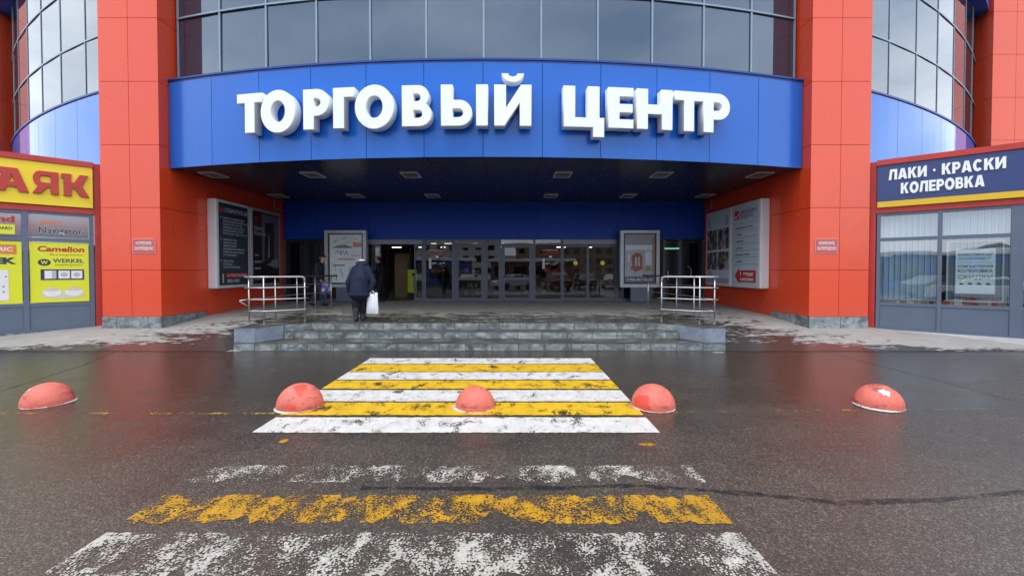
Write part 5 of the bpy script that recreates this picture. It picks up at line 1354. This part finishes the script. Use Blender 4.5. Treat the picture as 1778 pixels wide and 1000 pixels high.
blob('shoe', [('c', (-.32, .07, .09), .052, (-.18, .07, .045), .045)], M['trouser_black'], mp_, .01); blob('shoe', [('c', (.18, -.07, .055), .052, (.34, -.07, .045), .045)], M['trouser_black'], mp_, .01)
blob('cap', [('e', (.155, 0, 1.785), (.105, .088, .065)), ('e', (.26, -.005, 1.765), (.06, .07, .014))], M['cap_dark'], mp_, .009)
blob('hair', [('e', (.10, 0, 1.725), (.062, .078, .055))], cloth('grey_hair', (.16, .15, .14)), mp_, .009)
def bag2():
    t = NT('blue_printed_bag'); p = t.pos(True); v = t.voro(p, 9); s = t.add('SeparateColor'); t.l.new(v.outputs['Color'], s.inputs[0])
    t.set('Base Color', t.ramp(s.outputs[0], [(.3, (.03, .05, .22)), (.62, (.08, .10, .30)), (.66, (.55, .45, .42)), (.9, (.30, .22, .30))])); t.set('Roughness', .4); return t.m
bag('carrier_bag', (mx_.x + .36, mx_.y - .26, .5 + .42), .36, .42, .14, bag2(), 'blue patterned carrier bag held by the person in the dark cap')

# man in black in the open doorway looking down at a phone, facing left
dx_ = at(660, 524, 17.25)
dp = thing('person', (dx_.x, 17.25, .5), 'person in black standing in the open doorway looking down at a phone', 'person')
body = [('c', (.0, -.10, .08), .045, (.0, -.09, .48), .06), ('c', (.0, -.09, .48), .06, (.02, -.08, .92), .09), ('c', (.10, .10, .08), .045, (.07, .10, .48), .06), ('c', (.07, .10, .48), .06, (.02, .08, .92), .09),
        ('c', (.02, 0, .95), .15, (.02, 0, 1.42), .15), ('c', (.0, 0, 1.48), .09, (-.05, 0, 1.60), .058), ('c', (0, -.19, 1.46), .06, (.02, -.24, 1.18), .045), ('c', (.02, -.24, 1.18), .045, (-.22, -.16, 1.22), .034),
        ('c', (0, .19, 1.46), .06, (-.02, .23, 1.18), .045), ('c', (-.02, .23, 1.18), .045, (-.24, .10, 1.20), .034), ('c', (.0, -.10, .06), .045, (-.16, -.11, .05), .04), ('c', (.10, .10, .06), .045, (-.05, .11, .05), .04)]
body += head((-.09, -.01, 1.71), (-.85, -.30, -.50), (-.45, -.1, .85)) + hand((-.22, -.16, 1.22), (-1, .05, .35), (.2, .3, .9), 1.1, 1.0, 1) + hand((-.24, .10, 1.20), (-1, -.3, .3), (.2, -.3, .9), 1.1, .9, -1)
blob('body', body, M['skin'], dp, .009)
blob('jacket', [('c', (.03, 0, .84), .185, (.02, 0, 1.15), .19, 1.15), ('c', (.02, 0, 1.15), .19, (.02, 0, 1.42), .17, 1.2), ('c', (.01, -.14, 1.46), .10, (.01, .14, 1.46), .10), ('c', (.0, -.05, 1.54), .075, (.0, .05, 1.54), .075),
                ('c', (0, -.20, 1.45), .08, (.02, -.25, 1.18), .07), ('c', (.02, -.25, 1.18), .07, (-.19, -.17, 1.22), .052), ('c', (0, .20, 1.45), .08, (-.02, .24, 1.18), .07), ('c', (-.02, .24, 1.18), .07, (-.21, .11, 1.20), .052)], M['jacket_black'], dp, .013)
blob('trousers', [('c', (.0, -.10, .12), .07, (.0, -.09, .48), .085), ('c', (.0, -.09, .48), .085, (.02, -.08, .88), .125), ('c', (.10, .10, .12), .07, (.07, .10, .48), .085), ('c', (.07, .10, .48), .085, (.02, .08, .88), .125)], M['trouser_black'], dp, .012)
blob('shoe', [('c', (.03, -.10, .055), .052, (-.16, -.11, .045), .045)], M['boot_grey'], dp, .01); blob('shoe', [('c', (.13, .10, .055), .052, (-.05, .11, .045), .045)], M['boot_grey'], dp, .01)
blob('hair', [('e', (-.055, .005, 1.765), (.095, .088, .070)), ('e', (-.02, .015, 1.71), (.068, .080, .07)), ('c', (-.13, -.03, 1.78), .035, (-.12, .03, 1.78), .035)], M['hair'], dp, .009)
ph = thing('phone', (dx_.x - .34, 17.25 - .06, .5 + 1.30), 'small dark phone held by the person in the doorway', 'phone')
mph = frame((dx_.x - .335, 17.19, .5 + 1.28), (.25, -.95, .1), (-.55, .05, .83)); b = MB(mph); b.box((-.037, -.07, -.004), (.037, .085, .004), 0, .002); b.build('phone_case', M['black'], ph)
b = MB(mph); b.box((-.033, -.063, .0041), (.033, .078, .0047)); b.build('screen', M['dark_glass'], ph)

# ------------------------------------------------------------------ what lies behind the photographer (seen in the glass)
def car(x, y, rz, col, label, tall=0.0):
    root = thing('parked_car', (0, 0, 0), label, 'car', 'cars parked behind the photographer')
    mt = pm('car_paint', col, 0.25, 0.0, var=0.05, coat=0.6)
    L_, W_, H_ = 4.3, 1.72, 1.46 + tall
    prof = [(-2.15, .35), (-2.12, .72), (-1.95, .86), (-1.05, .95), (-.35, H_ - .04), (.1, H_), (1.0, H_ - .02), (1.55, H_ - .30 + tall * .3), (1.95, .98), (2.12, .9), (2.15, .35)]
    def body(pr, w0, w1):
        b = MB(); a = []
        for x_, z_ in pr:
            hw = (w0 if z_ < .96 else w0 - (w0 - w1) * min(1, (z_ - .96) / .5)) / 2
            a.append((b._v((x_, -hw, z_)), b._v((x_, hw, z_))))
        for p, q in zip(a, a[1:] + a[:1]): b.bm.faces.new((p[0], q[0], q[1], p[1]))
        b.bm.faces.new([p[0] for p in a]); b.bm.faces.new([p[1] for p in a][::-1]); return b
    bb = body(prof, W_, 1.3); bmesh.ops.triangulate(bb.bm, faces=[f for f in bb.bm.faces if len(f.verts) > 4])
    bb.build('body', mt, root)
    for sd in (-1, 1):
        b = MB(); ys = lambda z_: sd * ((W_ - (W_ - 1.3) * min(1, max(0, z_ - .96) / .5)) / 2 + .006)
        b.face([(x_, ys(z_), z_) for x_, z_ in ((-.92, 1.0), (-.32, H_ - .10), (.98, H_ - .09), (1.48, 1.02))]); b.build('side_window', M['dark_glass'], root)
    b = MB(); b.face([(-1.03, -.66, .99), (-1.03, .66, .99), (-.42, .58, H_ - .09), (-.42, -.58, H_ - .09)]); b.bm.transform(Matrix.Translation((-.015, 0, .015))); b.build('windscreen', M['dark_glass'], root)
    for wx_ in (-1.32, 1.32):
        for sd in (-1, 1):
            b = MB(); pr = [(.0, 0), (.16, 0), (.31, .015), (.32, .05), (.32, .17), (.29, .2)]
            rings = [[b._v((wx_ + r * math.cos(2 * math.pi * k / 20), sd * (W_ / 2 + .015 - d_), .32 + r * math.sin(2 * math.pi * k / 20))) for k in range(20)] for r, d_ in [(max(r, .001), d_) for r, d_ in pr]]
            for ra, rb in zip(rings, rings[1:]):
                for k in range(20): b.bm.faces.new((ra[k], ra[(k + 1) % 20], rb[(k + 1) % 20], rb[k]))
            b.build('wheel', M['black'], root)
        for sd in (-1, 1):
            pass
    for sd in (-1, 1):
        b = MB(); b.box((-2.16, sd * .62 - .16, .66), (-2.0, sd * .62 + .16, .80)); b.build('headlight', M['grey_frame'], root)
    root.location = (x, y, 0); root.rotation_euler = (0, 0, rz)
    return root
car(0.3, -5.9, R(-37), (.70, .71, .72), 'white parked car standing behind the camera, mirrored in the paint shop window')
car(4.4, -5.0, R(80), (.16, .012, .014), 'dark red parked car mirrored in the middle entrance doors', .2)
car(7.6, -7.5, R(92), (.05, .055, .06), 'dark grey parked car behind the camera on the right', .1)
car(-4.2, -9.5, R(95), (.02, .05, .025), 'dark green parked car right behind the camera')
car(-9.6, -6.4, R(60), (.06, .065, .075), 'graphite parked car behind the camera on the left')
car(10.6, -9.0, R(100), (.45, .46, .47), 'silver parked car behind the camera, farthest right')
def block(x, y, w_, d_, st, col, label, rz=0):
    root = thing('apartment_block', (0, 0, 0), label, 'building', 'apartment blocks across the car park')
    H_ = st * 2.9 + 1; b = MB(); b.box((-w_ / 2, -d_ / 2, 0), (w_ / 2, d_ / 2, H_)); b.build('wall', pm('rendered_wall', col, .8, var=.12, vs=.4), root)
    b = MB()
    nw = int(w_ / 3.2)
    for f in range(st):
        for k in range(nw):
            x0 = -w_ / 2 + (k + .5) * w_ / nw - .8; b.box((x0, d_ / 2 + .002, 1.2 + f * 2.9), (x0 + 1.6, d_ / 2 + .06, 2.7 + f * 2.9))
    b.build('window', M['dark_glass'], root)
    b = MB(); b.box((-w_ / 2 - .3, -d_ / 2 - .3, H_ + .002), (w_ / 2 + .3, d_ / 2 + .3, H_ + .5)); b.build('roof', M['roof'], root)
    root.location = (x, y, 0); root.rotation_euler = (0, 0, rz)
block(-16, -78, 26, 12, 9, (.50, .50, .48), 'pale nine storey apartment block mirrored in the left entrance doors')
block(22, -100, 40, 12, 3, (.30, .20, .14), 'long brown three storey apartment block beyond the car park')
def pavilion(x, y, rz, w_, d_, h_, col, label):
    root = thing('market_pavilion', (0, 0, 0), label, 'building', 'market pavilions on the car park')
    b = MB(); b.box((-w_ / 2, -d_ / 2, 0), (w_ / 2, d_ / 2, h_)); b.build('wall', pm('pavilion_wall', col, .5, var=.1), root)
    b = MB(); b.box((-w_ / 2 - .4, -d_ / 2 - .5, h_ + .002), (w_ / 2 + .4, d_ / 2 + .5, h_ + .42), 0, .1); b.build('snowy_roof', M['snow'], root)
    b = MB()
    for k in range(int(w_ / 2.5)): b.box((-w_ / 2 + .5 + k * 2.5, d_ / 2 + .002, .9), (-w_ / 2 + 2.3 + k * 2.5, d_ / 2 + .05, h_ - .6))
    b.build('window', M['dark_glass'], root)
    root.location = (x, y, 0); root.rotation_euler = (0, 0, rz)
pavilion(-14.5, -14.5, R(-45), 22, 5, 3.0, (.02, .07, .34), 'long blue market pavilion with snowy roof, mirrored in the paint shop window')
pavilion(3, -24, R(0), 11, 5, 3.0, (.20, .09, .04), 'brown market pavilion with snowy roof behind the parked cars')
b = MB(); pts = [(-300 + 20 * k, 5 + 2 * math.sin(k * .9) + 1.5 * math.sin(k * 2.3)) for k in range(31)]
for (x0, h0), (x1, h1) in zip(pts, pts[1:]):
    b.face([(x0, -135, 0), (x1, -135, 0), (x1, -150, h1), (x0, -150, h0)]); b.face([(x0, -150, h0), (x1, -150, h1), (x1, -190, h1 * 1.5), (x0, -190, h0 * 1.5)])
struct(b.build('hills', pm('brown_wooded_slope', (.075, .062, .042), .9, var=.5, vs=.35, bump=.8, bs=1.5, obj=False)), 'brown wooded slope beyond the car park', 'hills')
